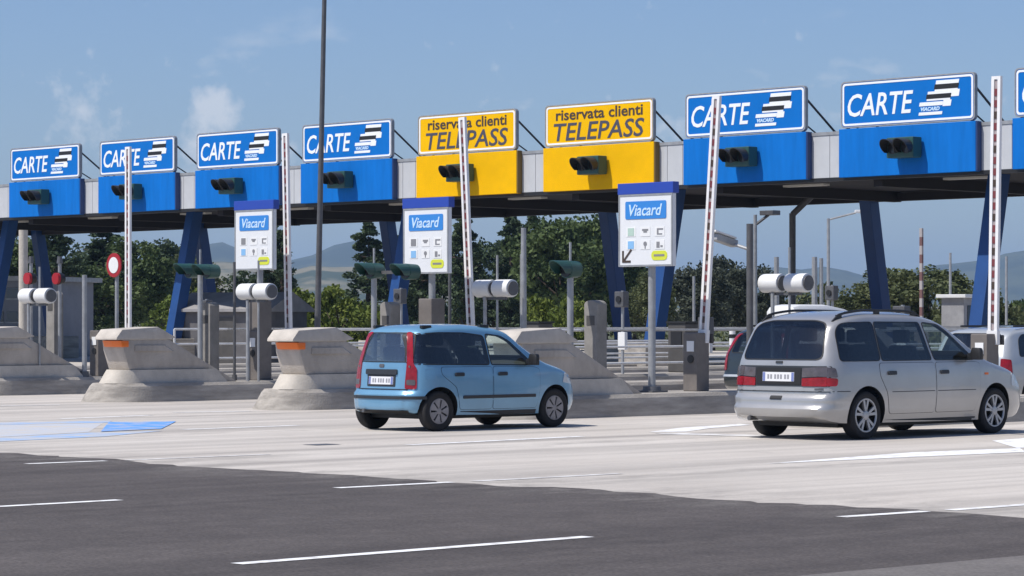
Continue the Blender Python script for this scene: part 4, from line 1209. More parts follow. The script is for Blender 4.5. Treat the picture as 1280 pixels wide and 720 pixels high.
    bm = NB(); tube(bm, (0, 1.72, hit.z - .01), (0, 1.62, hit.z + .16), .008, .004, n=6); finish('aerial', bm, M_BLACK, t)
    bm = NB(); tube(bm, (-.30, .02, .285), (-.30, .3, .285), .028, n=10); finish('exhaust', bm, M_GREYD, t)
    bm = NB(); box(bm, -.60, .60, .45, 3.2, .17, .26); finish('underbody', bm, M_RUB, t)
    wheels(C, t, 'cap', .165, .035)
    return t
hb = blue_hatch()
hb.location = (-29.42, 26.314 - .54, 0.0)

# --- silver people carrier
def people_carrier():
    SW = [[(-.68, 1.055), (.68, 1.055), (.585, 1.515), (.38, 1.56), (-.38, 1.56), (-.585, 1.515)],
          [(.36, 1.035), (1.16, 1.035), (1.15, 1.545), (.62, 1.535), (.48, 1.51), (.40, 1.40)],
          [(1.19, 1.035), (2.26, 1.035), (2.15, 1.54), (1.18, 1.545)],
          [(2.32, 1.035), (3.19, 1.030), (3.14, 1.09), (2.72, 1.41), (2.54, 1.51), (2.21, 1.54)],
          [(-.70, 1.14), (.70, 1.14), (.58, 1.55), (-.58, 1.55)]]
    sp = dict(L=4.62, W=.905, axles=(.86, 3.695), wr=.318, arch=.378, crown=.13, cabin=(.10, 3.45, .55),
              glass=[(SW[0], 'rear', -1, .8), (SW[1], 'side', .3, 1.5), (SW[2], 'side', .3, 1.5), (SW[3], 'side', .3, 1.5), (SW[4], 'front', 2.5, 6)],
              ztop=[(0, 1.50), (.05, 1.555), (.2, 1.605), (.6, 1.66), (1.2, 1.695), (1.9, 1.69), (2.4, 1.645), (2.65, 1.575), (3.0, 1.375), (3.35, 1.165), (3.55, 1.075), (3.8, 1.01), (4.2, .92), (4.42, .82), (4.55, .68), (4.62, .52)],
              zbot=[(0, .30), (.12, .24), (.4, .21), (3.7, .19), (4.3, .21), (4.62, .28)],
              plan=[(0, .76), (.025, .83), (.07, .89), (.14, .935), (.28, .972), (.5, .992), (.8, 1), (3.3, 1), (3.8, .98), (4.2, .92), (4.45, .83), (4.57, .74), (4.62, .66)],
              S=[(.2, .93), (.4, .98), (.6, 1.0), (.85, .99), (1.0, .965), (1.2, .905), (1.4, .845), (1.6, .775), (1.7, .74)],
              rear=[(.2, 0.140), (.33, 0.070), (.42, 0.050), (.455, 0.095), (.55, 0.095), (.595, 0.145), (.66, 0.150), (.95, 0.165), (1.2, 0.230), (1.5, 0.370), (1.7, 0.470)],
              front=[(.2, .10), (.4, 0), (.55, .02), (.75, .10), (1.0, .02)])
    C = Car(sp)
    t = thing('people_carrier', 'silver people carrier with dark rear windows and alloy wheels at the right', 'car')
    C.body(t, P_SILV)
    window(C, t, SW[0], 'rear', M_GLASS, rnd=.10, name='rear_window')
    # light band with plate between
    C.patch('light_band', [(-.80, .70), (.80, .70), (.80, .97), (-.80, .97)], 'rear', .004, M_STRIP, t, rnd=.02)
    C.patch('plate_recess', [(-.38, .725), (.38, .725), (.38, .945), (-.38, .945)], 'rear', .010, M_RUB, t, rnd=.01)
    plate(C, t, .825, .0, .27, .060)
    for sx in (-1, 1):
        q = C.patch('tail_light', [(sx * .40, .705), (sx * .76, .705), (sx * .76, .825), (sx * .40, .81)], 'rear', .014, M_TAIL, t, rnd=.015)
        C.patch('indicator_lens', [(sx * .40, .82), (sx * .76, .838), (sx * .76, .96), (sx * .40, .945)], 'rear', .0125, M_TAILD, q, rnd=.015)
    for md in ('RR', 'RL'):
        q = C.patch('tail_light', [(.535, .705), (.80, .71), (.81, .81), (.535, .825)], md, .016, M_TAIL, t, rnd=.03)
        C.patch('indicator_lens', [(.535, .835), (.81, .82), (.78, .945), (.535, .965)], md, .015, M_TAILD, q, rnd=.03)
    bm = NB(); C.patch('tailgate_grip', [(-.055, 1.00), (.055, 1.00), (.055, 1.03), (-.055, 1.03)], 'rear', .014, M_STRIP, t)
    C.patch('bumper_slot', [(-.10, .525), (.10, .525), (.10, .575), (-.10, .575)], 'rear', .006, M_RUB, t, rnd=.01)
    C.patch('bumper_gap', [(-.80, .630), (.80, .630), (.80, .640), (-.80, .640)], 'rear', .009, M_RUB, t)
    C.patch('badge', [(.60, .655), (.72, .655), (.72, .68), (.60, .68)], 'rear', .006, M_GREYD, t)
    for md in ('R', 'L'):
        door(C, t, [(1.33, .33), (2.30, .33), (2.30, 1.0), (1.12, 1.0), (1.12, .84), (1.26, .62)], (1.36, .87), P_SILV, md)
        door(C, t, [(2.33, .33), (3.20, .33), (3.30, .55), (3.32, .98), (3.24, 1.0), (2.33, 1.0)], (2.50, .87), P_SILV, md)
        window(C, t, SW[1], md, M_GLASS, rnd=.06, name='rear_quarter_window', fr=.014)
        window(C, t, SW[2], md, M_GLASS, rnd=.04, name='rear_side_window', fr=.014)
        window(C, t, SW[3], md, M_GLASSL, rnd=.05, name='front_side_window', fr=.016)
        C.patch('side_moulding', [(1.36, .615), (2.28, .615), (2.28, .625), (1.36, .625)], md, .0065, M_STRIP, t)
        C.patch('side_moulding', [(2.35, .615), (3.20, .615), (3.20, .625), (2.35, .625)], md, .0065, M_STRIP, t)
        C.patch('side_moulding', [(.05, .635), (.50, .635), (.50, .645), (.05, .645)], md, .004, M_STRIP, t)
        C.patch('sill_trim', [(1.25, .20), (3.25, .20), (3.25, .25), (1.25, .25)], md, .005, M_STRIP, t)
        C.patch('side_repeater', [(3.42, .82), (3.50, .82), (3.50, .85), (3.42, .85)], md, .008, M_ORANGE, t)
        C.patch('headlight', [(4.10, .66), (4.42, .62), (4.36, .78), (4.12, .84)], md, .008, M_CLEAR, t, rnd=.03)
    C.seats(t, ((2.35, .68, (-.40, .40)), (1.45, .70, (-.48, .0, .48))), .48)
    bm = NB(); box(bm, -.70, .70, 2.95, 3.40, .85, 1.02); finish('dashboard', bm, M_INT, t, bevel=.03)
    mirror(C, t, 3.10, 1.05, M_BLACK, 1); mirror(C, t, 3.10, 1.05, M_BLACK, -1)
    window(C, t, SW[4], 'front', M_GLASSL, rnd=.06, name='windscreen')
    for sx in (-1, 1):                                           # roof rails on feet
        pts = []
        for i in range(15):
            y = .48 + 1.85 * i / 14
            x_ = sx * .60
            hit, n_, i_, d_ = C.bvh.ray_cast(Vector((x_, y, 3)), Vector((0, 0, -1)))
            pts.append(Vector((x_, y, hit.z + (.045 if 0 < i < 14 else -.005))))
        bm = NB()
        for a, b in zip(pts[:-1], pts[1:]): tube(bm, a, b, .017, n=8)
        rl = finish('roof_rail', bm, M_BLACK, t, smooth=60)
        for i in (1, 7, 13):
            bm = NB(); p = pts[i]; box(bm, p.x - .015, p.x + .015, p.y - .05, p.y + .05, p.z - .07, p.z); finish('rail_foot', bm, M_BLACK, rl)
    bm = NB(); box(bm, -.68, .68, .5, 4.2, .16, .26); finish('underbody', bm, M_RUB, t)
    bm = NB(); tube(bm, (-.45, .03, .27), (-.45, .3, .27), .03, n=10); finish('exhaust', bm, M_GREYD, t)
    wheels(C, t, 'alloy', .205, .03)
    return t
pc = people_carrier()
pc.location = (-23.66, 28.532 - .86, 0.0)

# --- estate cars further on
def estate(label, paint_m, tall_lights, roofbox, name='estate_car'):
    EW = [[(-.60, .96), (.60, .96), (.52, 1.34), (-.52, 1.34)],
          [(.42, .955), (1.0, .945), (1.0, 1.335), (.62, 1.33), (.50, 1.25)],
          [(1.05, .945), (1.95, .935), (1.88, 1.345), (1.05, 1.345)],
          [(2.0, .935), (2.88, .93), (2.80, 1.02), (2.42, 1.27), (2.25, 1.33), (1.94, 1.345)],
          [(-.62, 1.06), (.62, 1.06), (.52, 1.36), (-.52, 1.36)]]
    sp = dict(L=4.35, W=.86, axles=(.82, 3.42), wr=.305, arch=.36, crown=.11, cabin=(.10, 2.95, .5),
              glass=[(EW[0], 'rear', -1, .8), (EW[1], 'side', .3, 1.5), (EW[2], 'side', .3, 1.5), (EW[3], 'side', .3, 1.5), (EW[4], 'front', 2.2, 6)],
              ztop=[(0, 1.33), (.05, 1.38), (.2, 1.42), (.7, 1.455), (1.4, 1.48), (2.0, 1.46), (2.35, 1.39), (2.8, 1.17), (3.05, 1.03), (3.25, .98), (3.7, .91), (4.05, .83), (4.25, .70), (4.35, .52)],
              zbot=[(0, .31), (.12, .25), (.4, .21), (3.5, .19), (4.1, .21), (4.35, .28)],
              plan=[(0, .87), (.04, .92), (.12, .965), (.35, .99), (.8, 1), (3.1, 1), (3.5, .98), (3.9, .92), (4.15, .83), (4.30, .72), (4.35, .64)],
              S=[(.2, .93), (.4, .98), (.6, 1.0), (.8, .99), (.92, .965), (1.1, .90), (1.3, .83), (1.48, .76)],
              rear=[(.2, .08), (.33, .02), (.5, 0), (.56, .03), (.9, .07), (1.1, .15), (1.45, .34)],
              front=[(.2, .10), (.4, 0), (.55, .02), (.75, .10), (1.0, .02)])
    C = Car(sp)
    t = thing(name, label, 'car')
    C.body(t, paint_m)
    window(C, t, EW[0], 'rear', M_GLASSL if roofbox else M_GLASS, rnd=.07, name='rear_window')
    for md in ('RR', 'RL'):
        lp = [(.50, .62), (.68, .62), (.66, .92), (.60, 1.32), (.52, 1.32), (.52, .95)] if tall_lights else [(.50, .64), (.72, .64), (.70, .90), (.52, .92)]
        C.patch('tail_light', lp, md, .012, M_TAIL, t, rnd=.03)
    plate(C, t, .74)
    C.patch('bumper_strip', [(-.75, .50), (.75, .50), (.75, .54), (-.75, .54)], 'rear', .012, P_SIL2 if roofbox else M_STRIP, t)
    for md in ('R', 'L'):
        door(C, t, [(1.22, .32), (1.98, .32), (1.98, .90), (.95, .90), (.98, .78), (1.15, .62)], (1.20, .80), paint_m, md)
        door(C, t, [(2.0, .32), (2.92, .32), (2.98, .60), (2.98, .88), (2.0, .90)], (2.18, .80), paint_m, md)
        window(C, t, EW[1], md, M_GLASS, rnd=.05, name='rear_quarter_window', fr=.012)
        window(C, t, EW[2], md, M_GLASS, rnd=.04, name='rear_side_window', fr=.012)
        window(C, t, EW[3], md, M_GLASSL, rnd=.04, name='front_side_window', fr=.012)
        C.patch('rubbing_strip', [(1.25, .50), (2.9, .50), (2.9, .53), (1.25, .53)], md, .012, M_STRIP, t)
        C.patch('headlight', [(3.9, .62), (4.18, .60), (4.12, .72), (3.92, .76)], md, .008, M_CLEAR, t, rnd=.03)
    C.seats(t, ((2.05, .62, (-.36, .36)), (1.2, .64, (-.4, .4))))
    mirror(C, t, 2.82, .96, M_BLACK, 1); mirror(C, t, 2.82, .96, M_BLACK, -1)
    window(C, t, EW[4], 'front', M_GLASSL, rnd=.05, name='windscreen')
    bm = NB(); box(bm, -.64, .64, .5, 3.9, .16, .26); finish('underbody', bm, M_RUB, t)
    wheels(C, t, 'alloy', .195, .03)
    for sx in (-1, 1):
        bm = NB(); tube(bm, (sx * .56, .6, 1.47), (sx * .56, 2.1, 1.475), .018, n=8); finish('roof_rail', bm, M_BLACK, t)
    return t
de = estate('dark grey estate car carrying a roof box, half hidden behind the silver people carrier', P_DARK, True, True)
de.location = (-34.4, 39.65, 0)
rb = thing('roof_box', 'pale grey roof box carried on top of the dark grey estate car', 'roof box', (-34.35, 40.35, 1.50))
bm = NB()
rings = []
for y, w, z0, z1 in ((0, .26, .10, .26), (.06, .36, .03, .34), (.25, .39, .0, .38), (1.1, .39, .0, .38), (1.6, .36, .0, .31), (1.95, .28, .02, .22), (2.05, .18, .06, .14)):
    zm = (z0 + z1) / 2
    rings.append([(w * c_ , y, zm + (z1 - z0) / 2 * s_) for c_, s_ in ((1, -.5), (1, .35), (.8, .9), (.4, 1), (-.4, 1), (-.8, .9), (-1, .35), (-1, -.5), (-.85, -1), (.85, -1))])
loft(bm, rings); finish('box_shell', bm, M_CAMH, rb, smooth=40)
for y in (.45, 1.4):
    bm = NB(); box(bm, -.58, .58, y - .03, y + .03, -.045, .0); finish('cross_bar', bm, M_BLACK, rb)
ge = estate('silver grey estate car cut off by the right edge of the photo', P_SIL2, False, False)
ge.location = (-28.65, 38.6, 0)
fe = dup(ge, (-46.6, 66.5, 0), label='distant silver car under the canopy, roof just showing behind the people carrier')

# ------------------------------------------------------------------ trees beyond the canopy
def rnd_dir():
    while True:
        v = Vector((random.uniform(-1, 1), random.uniform(-1, 1), random.uniform(-1, 1)))
        if .05 < v.length < 1: return v.normalized()
def leaf_quad(V, F, c, s):
    n = (rnd_dir() + Vector((0, 0, .35))).normalized(); t = n.orthogonal().normalized()
    t = Matrix.Rotation(random.uniform(0, 6.28), 3, n) @ t; b = n.cross(t); i = len(V)
    V += [c - t * s * .5, c + b * s * .30, c + t * s * .5, c - b * s * .30]
    F.append((i, i + 1, i + 2, i + 3))
def crown_mesh(kind, H, w, n):
    """clumps of small leaf faces; clump centres follow the habit of the tree"""
    V, F = [], []
    clumps = []
    if kind == 'pine':
        k = 95
        for i in range(k):
            t = (i + random.random()) / k; z = H * (.06 + .94 * t)
            rad = w * .5 * (1.0 - t) ** .6 * (.75 + .5 * random.random()) * (.80 + .25 * math.sin(t * 23)); a = random.uniform(0, 6.28)
            q = random.uniform(.25, 1)
            clumps.append((Vector((rad * q * math.cos(a), rad * q * math.sin(a), z)), w * .11 * (1.15 - .6 * t), .6))
        clumps.append((Vector((0, 0, H * .97)), w * .05, 1.6))
    elif kind == 'poplar':
        for i in range(55):
            t = random.random(); z = H * (.12 + .86 * t); rad = w * .5 * math.sin(math.pi * min(1, .12 + t * .86)) ** .6
            a = random.uniform(0, 6.28); q = random.uniform(.3, 1)
            clumps.append((Vector((rad * q * math.cos(a), rad * q * math.sin(a), z)), w * .16, 1.2))
    elif kind == 'bush':
        for i in range(48):
            a = random.uniform(0, 6.28); q = math.sqrt(random.random()); z = H * random.uniform(.10, .92) * (1 - .45 * q * q)
            clumps.append((Vector((w * .5 * q * math.cos(a), w * .5 * q * math.sin(a), z)), H * .17, .8))
    else:
        for i in range(64):
            d = rnd_dir(); q = random.uniform(.35, 1) ** .6
            c = Vector((d.x * w * .46 * q, d.y * w * .46 * q, H * .58 + d.z * H * .38 * q))
            if c.z < H * .2: continue
            clumps.append((c, w * .13 * random.uniform(.7, 1.3), .75))
    per = max(8, n // len(clumps))
    for c, r, sq in clumps:
        m = int(per * random.uniform(.5, 1.5))
        for j in range(m):
            d = rnd_dir() * r * random.random() ** .45; d.z *= sq
            leaf_quad(V, F, c + d, random.uniform(.16, .30) * (1.15 if kind != 'pine' else .9))
    me = bpy.data.meshes.new('crown'); me.from_pydata(V, [], F)
    return me
def trunk_mesh(kind, H, w):
    bm = NB(); top = H * (.9 if kind in ('pine', 'poplar') else .55); r = .10 + H * .014
    pts = [Vector((0, 0, -.1))]
    for i in range(1, 5): pts.append(Vector((random.uniform(-.1, .1), random.uniform(-.1, .1), top * i / 4)))
    for i in range(4): tube(bm, pts[i], pts[i + 1], r * (1 - i * .22), r * (1 - (i + 1) * .22), n=8, cap=False)
    for i in range(9 if kind == 'pine' else 6):
        z = top * (.30 + .65 * i / 9); a = i * 2.4; L = w * .35 * (1 - .6 * z / H)
        b = Vector((math.cos(a) * L, math.sin(a) * L, z + (.15 * L if kind == 'pine' else .9 * L)))
        tube(bm, (0, 0, z), b, r * .35, r * .1, n=6, cap=False)
    for f in bm.faces: f.smooth = True
    me = bpy.data.meshes.new('trunk'); bm.to_mesh(me); bm.free()
    return me
CM = {}
def tree(name, cat, label, kind, var, x, y, H, w, leafm):
    key = (kind, var)
    if key not in CM:
        random.seed(hash(kind) % 7 + var * 13 + len(kind))
        hh, ww, n = {'pine': (8, 4.2, 9500), 'poplar': (8, 2.6, 4200), 'bush': (3.5, 5, 6000), 'broad': (7, 5.5, 9500)}[kind]
        CM[key] = (crown_mesh(kind, hh, ww, n), trunk_mesh(kind, hh, ww), hh, ww)
    cm, tm, hh, ww = CM[key]
    t = thing(name, label, cat, (x, y, -.02), random.uniform(0, 6.28), 'trees beyond the toll canopy')
    k = (w / ww, w / ww, H / hh)
    c = bpy.data.objects.new('crown', cm); COL.objects.link(c); c.parent = t; c.scale = k
    if not cm.materials: cm.materials.append(None)
    c.material_slots[0].link = 'OBJECT'; c.material_slots[0].material = leafm
    b = link('trunk', tm, M_TRUNK, t); b.scale = k
    return t
random.seed(21)
_yaw = R(CAM_YAW)
def site(off, dist):
    """a spot by how far it lies along the axis of the road view and beside it, in metres"""
    return (off * math.cos(_yaw) - dist * math.sin(_yaw), off * math.sin(_yaw) + dist * math.cos(_yaw))
TREES = [  # offset right of the view axis, distance, height, width, kind, variant, leaves, label
    (-26.5, 150, 6.6, 5.8, 'broad', 0, L_MID, 'broad green tree at the far left edge behind the grey building'),
    (-24.2, 146, 7.3, 5.1, 'pine', 0, L_DARK, 'dark conifer at the left behind the red signal discs'),
    (-22.6, 152, 6.9, 5.7, 'pine', 1, L_DARK, 'dark conifer at the left behind the round prohibition sign'),
    (-20.6, 148, 6.2, 5.3, 'broad', 1, L_MID, 'green tree at the left just right of the round prohibition sign'),
    (-18.6, 155, 5.6, 5.3, 'broad', 0, L_OLIVE, 'olive green tree between the left blue legs of the canopy'),
    (-16.2, 140, 3.6, 4.6, 'bush', 0, L_BRIGHT, 'bright green bush behind the twin signal on the left'),
    (-14.2, 150, 4.4, 4.8, 'broad', 1, L_DARK, 'low dark tree behind the leftmost information board'),
    (-11.6, 138, 6.1, 3.9, 'pine', 0, L_DARK, 'dark conifer directly right of the second barrier arm'),
    (-12.6, 143, 6.7, 4.3, 'pine', 1, L_DARK, 'dark conifer behind the leftmost information board, left of the barrier arm'),
    (-7.9, 152, 7.0, 5.1, 'pine', 1, L_DARK, 'dark conifer left of the blue leg in the middle, right of the tall lamp post'),
    (-6.6, 156, 6.4, 4.6, 'pine', 0, L_DARK, 'dark conifer partly behind the blue leg left of the yellow signs'),
    (-9.4, 118, 3.4, 4.2, 'bush', 1, L_BRIGHT, 'bright olive bush right of the tall lamp post'),
    (-7.0, 112, 3.2, 3.8, 'bush', 0, L_BRIGHT, 'bright yellowish bush left of the blue car roof'),
    (-5.0, 150, 7.1, 4.9, 'pine', 0, L_DARK, 'dark conifer behind the middle information board'),
    (-2.6, 148, 7.5, 4.3, 'pine', 1, L_DARK, 'tall dark conifer right of the barrier arm by the middle board'),
    (.0, 160, 8.0, 4.9, 'pine', 0, L_DARK, 'tall dark conifer above the white camera housings in the middle'),
    (1.1, 150, 7.3, 4.6, 'pine', 1, L_DARK, 'dark conifer beside the grey post in the middle'),
    (2.6, 146, 7.6, 5.8, 'broad', 0, L_MID, 'large leafy green tree left of the single green signal'),
    (4.2, 150, 7.6, 5.3, 'broad', 1, L_MID, 'large leafy green tree behind the single green signal'),
    (5.4, 158, 7.0, 5.1, 'broad', 0, L_DARK, 'dark leafy tree next to the leg left of the arrow board'),
    (1.9, 110, 3.0, 3.2, 'bush', 1, L_BRIGHT, 'bright green bush above the middle nose block'),
    (6.4, 130, 4.0, 3.0, 'broad', 1, L_OLIVE, 'thin olive tree under the board with the arrow'),
    (9.2, 136, 4.6, 3.7, 'broad', 0, L_GREYG, 'greyish tree right of the board with the arrow'),
    (10.8, 148, 5.2, 4.6, 'broad', 1, L_GREYG, 'grey green tree behind the leaning barrier arm'),
    (12.6, 144, 4.8, 3.9, 'broad', 0, L_GREYG, 'grey green tree behind the camera post'),
    (14.6, 150, 3.6, 4.4, 'bush', 1, L_OLIVE, 'low olive bush behind the right camera housings'),
    (15.4, 130, 3.6, 4.0, 'bush', 0, L_OLIVE, 'olive bush left of the thin right leg of the canopy'),
    (17.2, 128, 4.2, 5.1, 'broad', 1, L_OLIVE, 'olive tree right of the thin right leg of the canopy'),
    (19.0, 126, 4.3, 5.1, 'broad', 0, L_OLIVE, 'olive tree behind the distant banded arm'),
    (20.6, 122, 3.6, 4.2, 'bush', 1, L_OLIVE, 'low olive bush between distant thin posts at the right'),
    (23.2, 135, 4.0, 4.0, 'bush', 0, L_MID, 'green bush by the right edge left of the barrier arm'),
    (-3.8, 166, 6.8, 5.0, 'broad', 1, L_DARK, 'dark leafy tree at the back, left of the tall conifers in the middle'),
    (-1.2, 168, 7.0, 5.0, 'broad', 0, L_DARK, 'dark leafy tree at the back, behind the tall conifers in the middle'),
    (2.0, 170, 7.2, 5.6, 'broad', 1, L_DARK, 'dark leafy tree at the back, left of the single green signal'),
    (4.9, 171, 7.6, 5.6, 'broad', 0, L_DARK, 'dark leafy tree at the back, right of the single green signal'),
    (7.4, 168, 5.8, 5.0, 'broad', 1, L_DARK, 'dark leafy tree at the back, behind the arrow board'),
    (-25.4, 172, 7.0, 6.0, 'broad', 0, L_DARK, 'dark leafy tree at the back of the left group, behind the red discs'),
    (-21.6, 172, 6.8, 6.0, 'broad', 1, L_DARK, 'dark leafy tree at the back of the left group, behind the round sign'),
    (26.0, 128, 3.4, 5.0, 'bush', 1, L_GREYG, 'dark bush at the right edge behind the grey car'),
]
for off, dist, H, w, kind, var, lm, lb in TREES:
    px, py = site(off, dist)
    nm = {'pine': 'conifer_tree', 'poplar': 'poplar_tree', 'bush': 'bush', 'broad': 'leafy_tree'}[kind]
    tree(nm, 'bush' if kind == 'bush' else 'tree', lb, kind, var, px, py, H, w, lm)
# hedge mass that closes the far side of the station
random.seed(5)
V, F = [], []
for i in range(420):
    off = random.uniform(-34, 36); dist = random.uniform(168, 182); px, py = site(off, dist)
    h = random.uniform(.4, 2.3)
    for j in range(22):
        d = rnd_dir() * random.uniform(.3, .8); leaf_quad(V, F, Vector((px, py, h)) + d, random.uniform(.25, .45))
me = bpy.data.meshes.new('far_hedge'); me.from_pydata(V, [], F)
setp(link('far_hedge', me, L_OLIVE), 'long low mass of scrub behind the trees beyond the toll station', 'scrub', kind='stuff')

# ------------------------------------------------------------------ distant poles, arms and buildings
def far_post(name, label, cat, off, dist, h, r, m=M_GREY, top=None):
    px, py = site(off, dist)
    t = thing(name, label, cat, (px, py, 0))
    bm = NB(); tube(bm, (0, 0, 0), (0, 0, h), r * 1.2, r, n=8); finish('pole', bm, m, t, smooth=40)
    if top: top(t, h)
    return t
def arm_lamp(t, h):
    bm = NB(); tube(bm, (0, 0, h - .05), (.75, .75, h + .22), .04, n=8); finish('arm', bm, M_GREY, t)
    bm = NB(); mt = Matrix.Translation((1.05, 1.05, h + .27)) @ Matrix.Rotation(R(45), 4, 'Z'); box(bm, -.45, .45, -.16, .16, -.06, .06, mt); finish('lamp_head', bm, M_CAMH, t, bevel=.03)
def short_lamp(t, h):
    bm = NB(); tube(bm, (0, 0, h - .35), (.35, .3, h), .05, n=8); finish('arm', bm, M_GREYD, t)
    bm = NB(); box(bm, .1, .7, .1, .5, h - .02, h + .14); finish('lamp_head', bm, M_GREYD, t, bevel=.02)
far_post('lamp_post', 'distant lamp post with bright head on a long arm, right of the cranked pipe', 'lamp post', 12.4, 108, 5.6, .06, top=arm_lamp)
far_post('lamp_post', 'distant slim lamp post with small dark head just right of the camera post', 'lamp post', 8.3, 94, 5.2, .06, top=short_lamp)
for off, dist, h, r, lb in ((9.6, 100, 3.9, .09, 'distant thick post left of the cranked drain pipe'), (11.2, 102, 3.95, .10, 'distant pair post right of the drain pipe, left one'),
                            (11.45, 102, 3.9, .07, 'distant pair post right of the drain pipe, right one'), (17.5, 110, 4.3, .05, 'distant thin post right of the banded arm'),
                            (20.1, 112, 4.2, .05, 'distant thin post just left of the far right barrier arm'), (6.6, 100, 3.2, .05, 'distant thin post left of the leaning barrier arm'),
                            (.35, 100, 4.0, .06, 'distant thin post over the blue car, behind the camera housings')):
    far_post('post', lb, 'post', off, dist, h, r)
# far barrier arm, red and white bands
px, py = site(15.9, 107)
t = thing('lane_barrier', 'distant slim brownish banded arm standing over the people carrier roof', 'barrier', (px, py, 0))
bm = NB(); box(bm, -.2, .2, -.2, .2, 0, 1.2); finish('barrier_housing', bm, M_COLM, t, bevel=.02)
for i in range(12):
    bm = NB(); box(bm, -.06, .06, -.05, .05, 1.1 + i * .34, 1.1 + (i + 1) * .34); finish('arm_band', bm, mat('band_pale', (.36, .33, .32), .6) if i % 2 else mat('band_red', (.15, .075, .07), .6), t)
# grey kiosk at the right
px, py = site(15.1, 93)
t = thing('kiosk', 'small grey kiosk with white flat roof standing right of the people carrier', 'kiosk', (px, py, 0), R(10))
bm = NB(); box(bm, -.42, .42, -.5, .5, 0, 2.35); finish('wall', bm, M_TROL, t, bevel=.02)
bm = NB(); box(bm, -.55, .55, -.65, .65, 2.351, 2.47); finish('roof', bm, M_CAMH, t, bevel=.02)
bm = NB(); box(bm, .421, .44, -.25, .25, 1.2, 2.1); finish('window', bm, M_GLASS, t)
# long grey office at the far left
px, py = site(-24.6, 122)
t = thing('office_building', 'low grey office building with dark window bands at the far left edge', 'building', (px, py, 0), R(28))
bm = NB(); box(bm, -5, 5.2, -3, 3, 0, 3.3); finish('wall', bm, mat('office_wall', (.23, .24, .27), .7, noise=.15, scale=1.2), t)
bm = NB(); box(bm, -5.3, 5.5, -3.3, 3.3, 3.301, 3.5); finish('roof', bm, M_GREY, t)
for zz in (1.75, 2.75):
    for i in range(9):
        bm = NB(); box(bm, -4.7 + i * 1.1, -3.75 + i * 1.1, -3.03, -3.001, zz - .2, zz + .25); w_ = finish('window', bm, M_GLASS, t)
        bm = NB(); box(bm, -4.73 + i * 1.1, -3.72 + i * 1.1, -3.06, -3.002, zz - .26, zz - .205); finish('sill', bm, M_GREY, w_)
# low sheds with sloping roof behind the second and third islands
for off, dist, rz, lb in ((-9.6, 98, 20, 'low grey shed with a sloping roof behind the foot of the tall lamp post'), (23.4, 112, 60, 'low dark shed with a pale roof at the right edge')):
    px, py = site(off, dist)
    t = thing('shed', lb, 'shed', (px, py, 0), R(rz))
    bm = NB(); box(bm, -1.9, 1.9, -1.3, 1.3, 0, 1.9); finish('wall', bm, mat('shed_wall', (.13, .125, .13), .8, noise=.3, scale=2), t)
    bm = NB(); loft(bm, [[(-2.1, -1.5, 1.9), (-2.1, 1.5, 1.9), (-2.1, 1.5, 2.0), (-2.1, 0, 2.6), (-2.1, -1.5, 2.0)], [(2.1, -1.5, 1.9), (2.1, 1.5, 1.9), (2.1, 1.5, 2.0), (2.1, 0, 2.6), (2.1, -1.5, 2.0)]])
    finish('roof', bm, mat('shed_roof', (.30, .29, .29), .7, noise=.2, scale=2), t)
    bm = NB(); box(bm, -.5, .5, -1.34, -1.301, 0, 1.7); finish('door', bm, M_COLD, t)

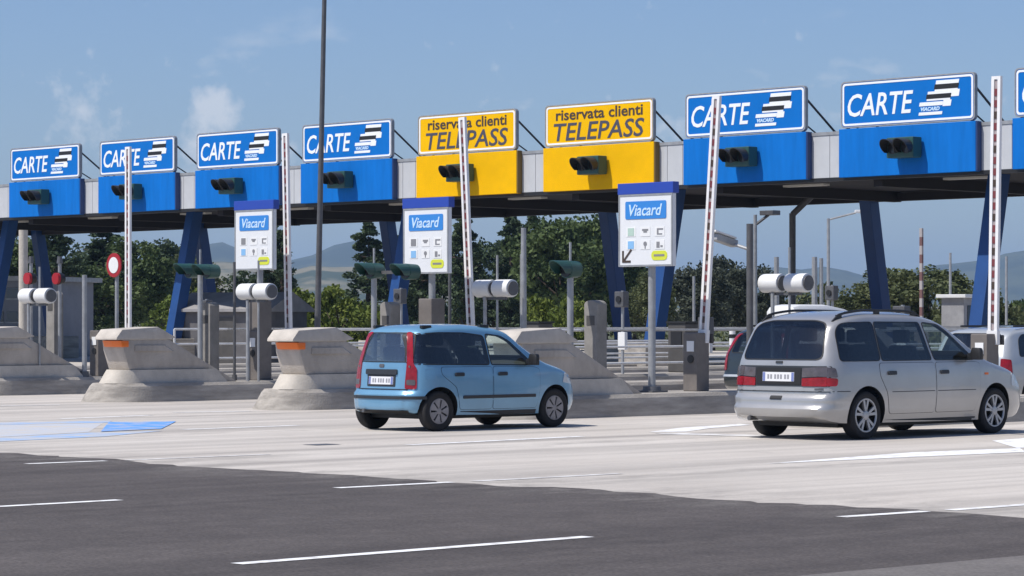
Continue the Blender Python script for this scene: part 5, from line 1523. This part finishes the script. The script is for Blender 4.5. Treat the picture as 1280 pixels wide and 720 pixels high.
# ------------------------------------------------------------------ hills and the air between
def hills(name, dist, depth, prof, m, rough, seed):
    """a long ridge ring sector: bearing (degrees right of the view axis) against crest height in metres"""
    f = pchip(prof); rng = random.Random(seed); bm = NB(); rows = []
    ph = [(rng.uniform(.4, 3.2), rng.uniform(0, 6.28), rng.uniform(.3, 1)) for _ in range(10)]
    nb, nr = 260, 14
    for i in range(nb + 1):
        b = -60 + 120 * i / nb; hh = f(b) + rough * sum(a * math.sin(b * w * 2 + p) for w, p, a in ph) * .25
        row = []
        for j in range(nr + 1):
            t = j / nr; q = math.sin(math.pi * t) ** 1.2
            z = -3 + (hh + 3) * q + (rough * .8 * math.sin(b * 3.1 + j * 1.7) * q * (1 - q) * 2)
            d = dist - depth / 2 + depth * t; a = _yaw - R(b)
            row.append(bm.verts.new((-math.sin(a) * d, math.cos(a) * d, z)))
        rows.append(row)
    for a, b in zip(rows[:-1], rows[1:]):
        for j in range(nr): bm.faces.new((a[j], b[j], b[j + 1], a[j + 1]))
    o = finish(name, bm, m, None, smooth=180); o['kind'] = 'structure'
M_HILL = mat('hill_woods', (.050, .060, .032), .95, dark=(.022, .034, .022), noise=.3, scale=.006, mixpos=(.42, .55))
M_FIELD = mat('hill_fields', (.17, .15, .095), .95, dark=(.035, .052, .028), noise=.3, scale=.010, stretch=(1, 1, .3), mixpos=(.44, .54))
def px_b(x): return math.degrees(math.atan((x - 640) / 3444))
hills('hills', 4600, 1800, [(-60, 60), (-30, 70), (-14, 85)] + [(px_b(x), h * 4600 / 3444) for x, h in
      ((60, 66), (180, 80), (280, 100), (340, 74), (380, 80), (420, 98), (445, 104), (475, 101), (520, 92), (600, 80), (700, 70), (800, 60), (900, 62), (960, 70), (1000, 66), (1040, 70), (1085, 57), (1130, 64), (1185, 73), (1230, 77), (1262, 85), (1300, 92), (1420, 112))] + [(18, 110), (35, 70), (60, 50)], M_HILL, 3.0, 3)
hills('low_hills', 2200, 900, [(-60, 20), (-20, 40)] + [(px_b(x), h * 2200 / 3444) for x, h in
      ((100, 55), (280, 78), (360, 66), (400, 71), (440, 72), (490, 62), (600, 52), (760, 40), (900, 34), (1040, 26), (1150, 20), (1250, 24), (1330, 40))] + [(20, 36), (60, 18)], M_FIELD, 1.6, 9)
bm = NB(); box(bm, -7200, 7200, -7200, 7200, -1.0, 215)
hz = finish('haze', bm, None, None)
hm = bpy.data.materials.new('air'); hm.use_nodes = True
hm.node_tree.nodes.clear()
ho = hm.node_tree.nodes.new('ShaderNodeOutputMaterial'); hv = hm.node_tree.nodes.new('ShaderNodeVolumePrincipled')
hv.inputs['Color'].default_value = (.48, .70, 1.0, 1); hv.inputs['Density'].default_value = HAZE; hv.inputs['Anisotropy'].default_value = .1
hm.node_tree.links.new(hv.outputs[0], ho.inputs['Volume'])
hz.data.materials.append(hm)
hz['kind'] = 'stuff'; hz['label'] = 'thin blue summer haze over the whole toll station'
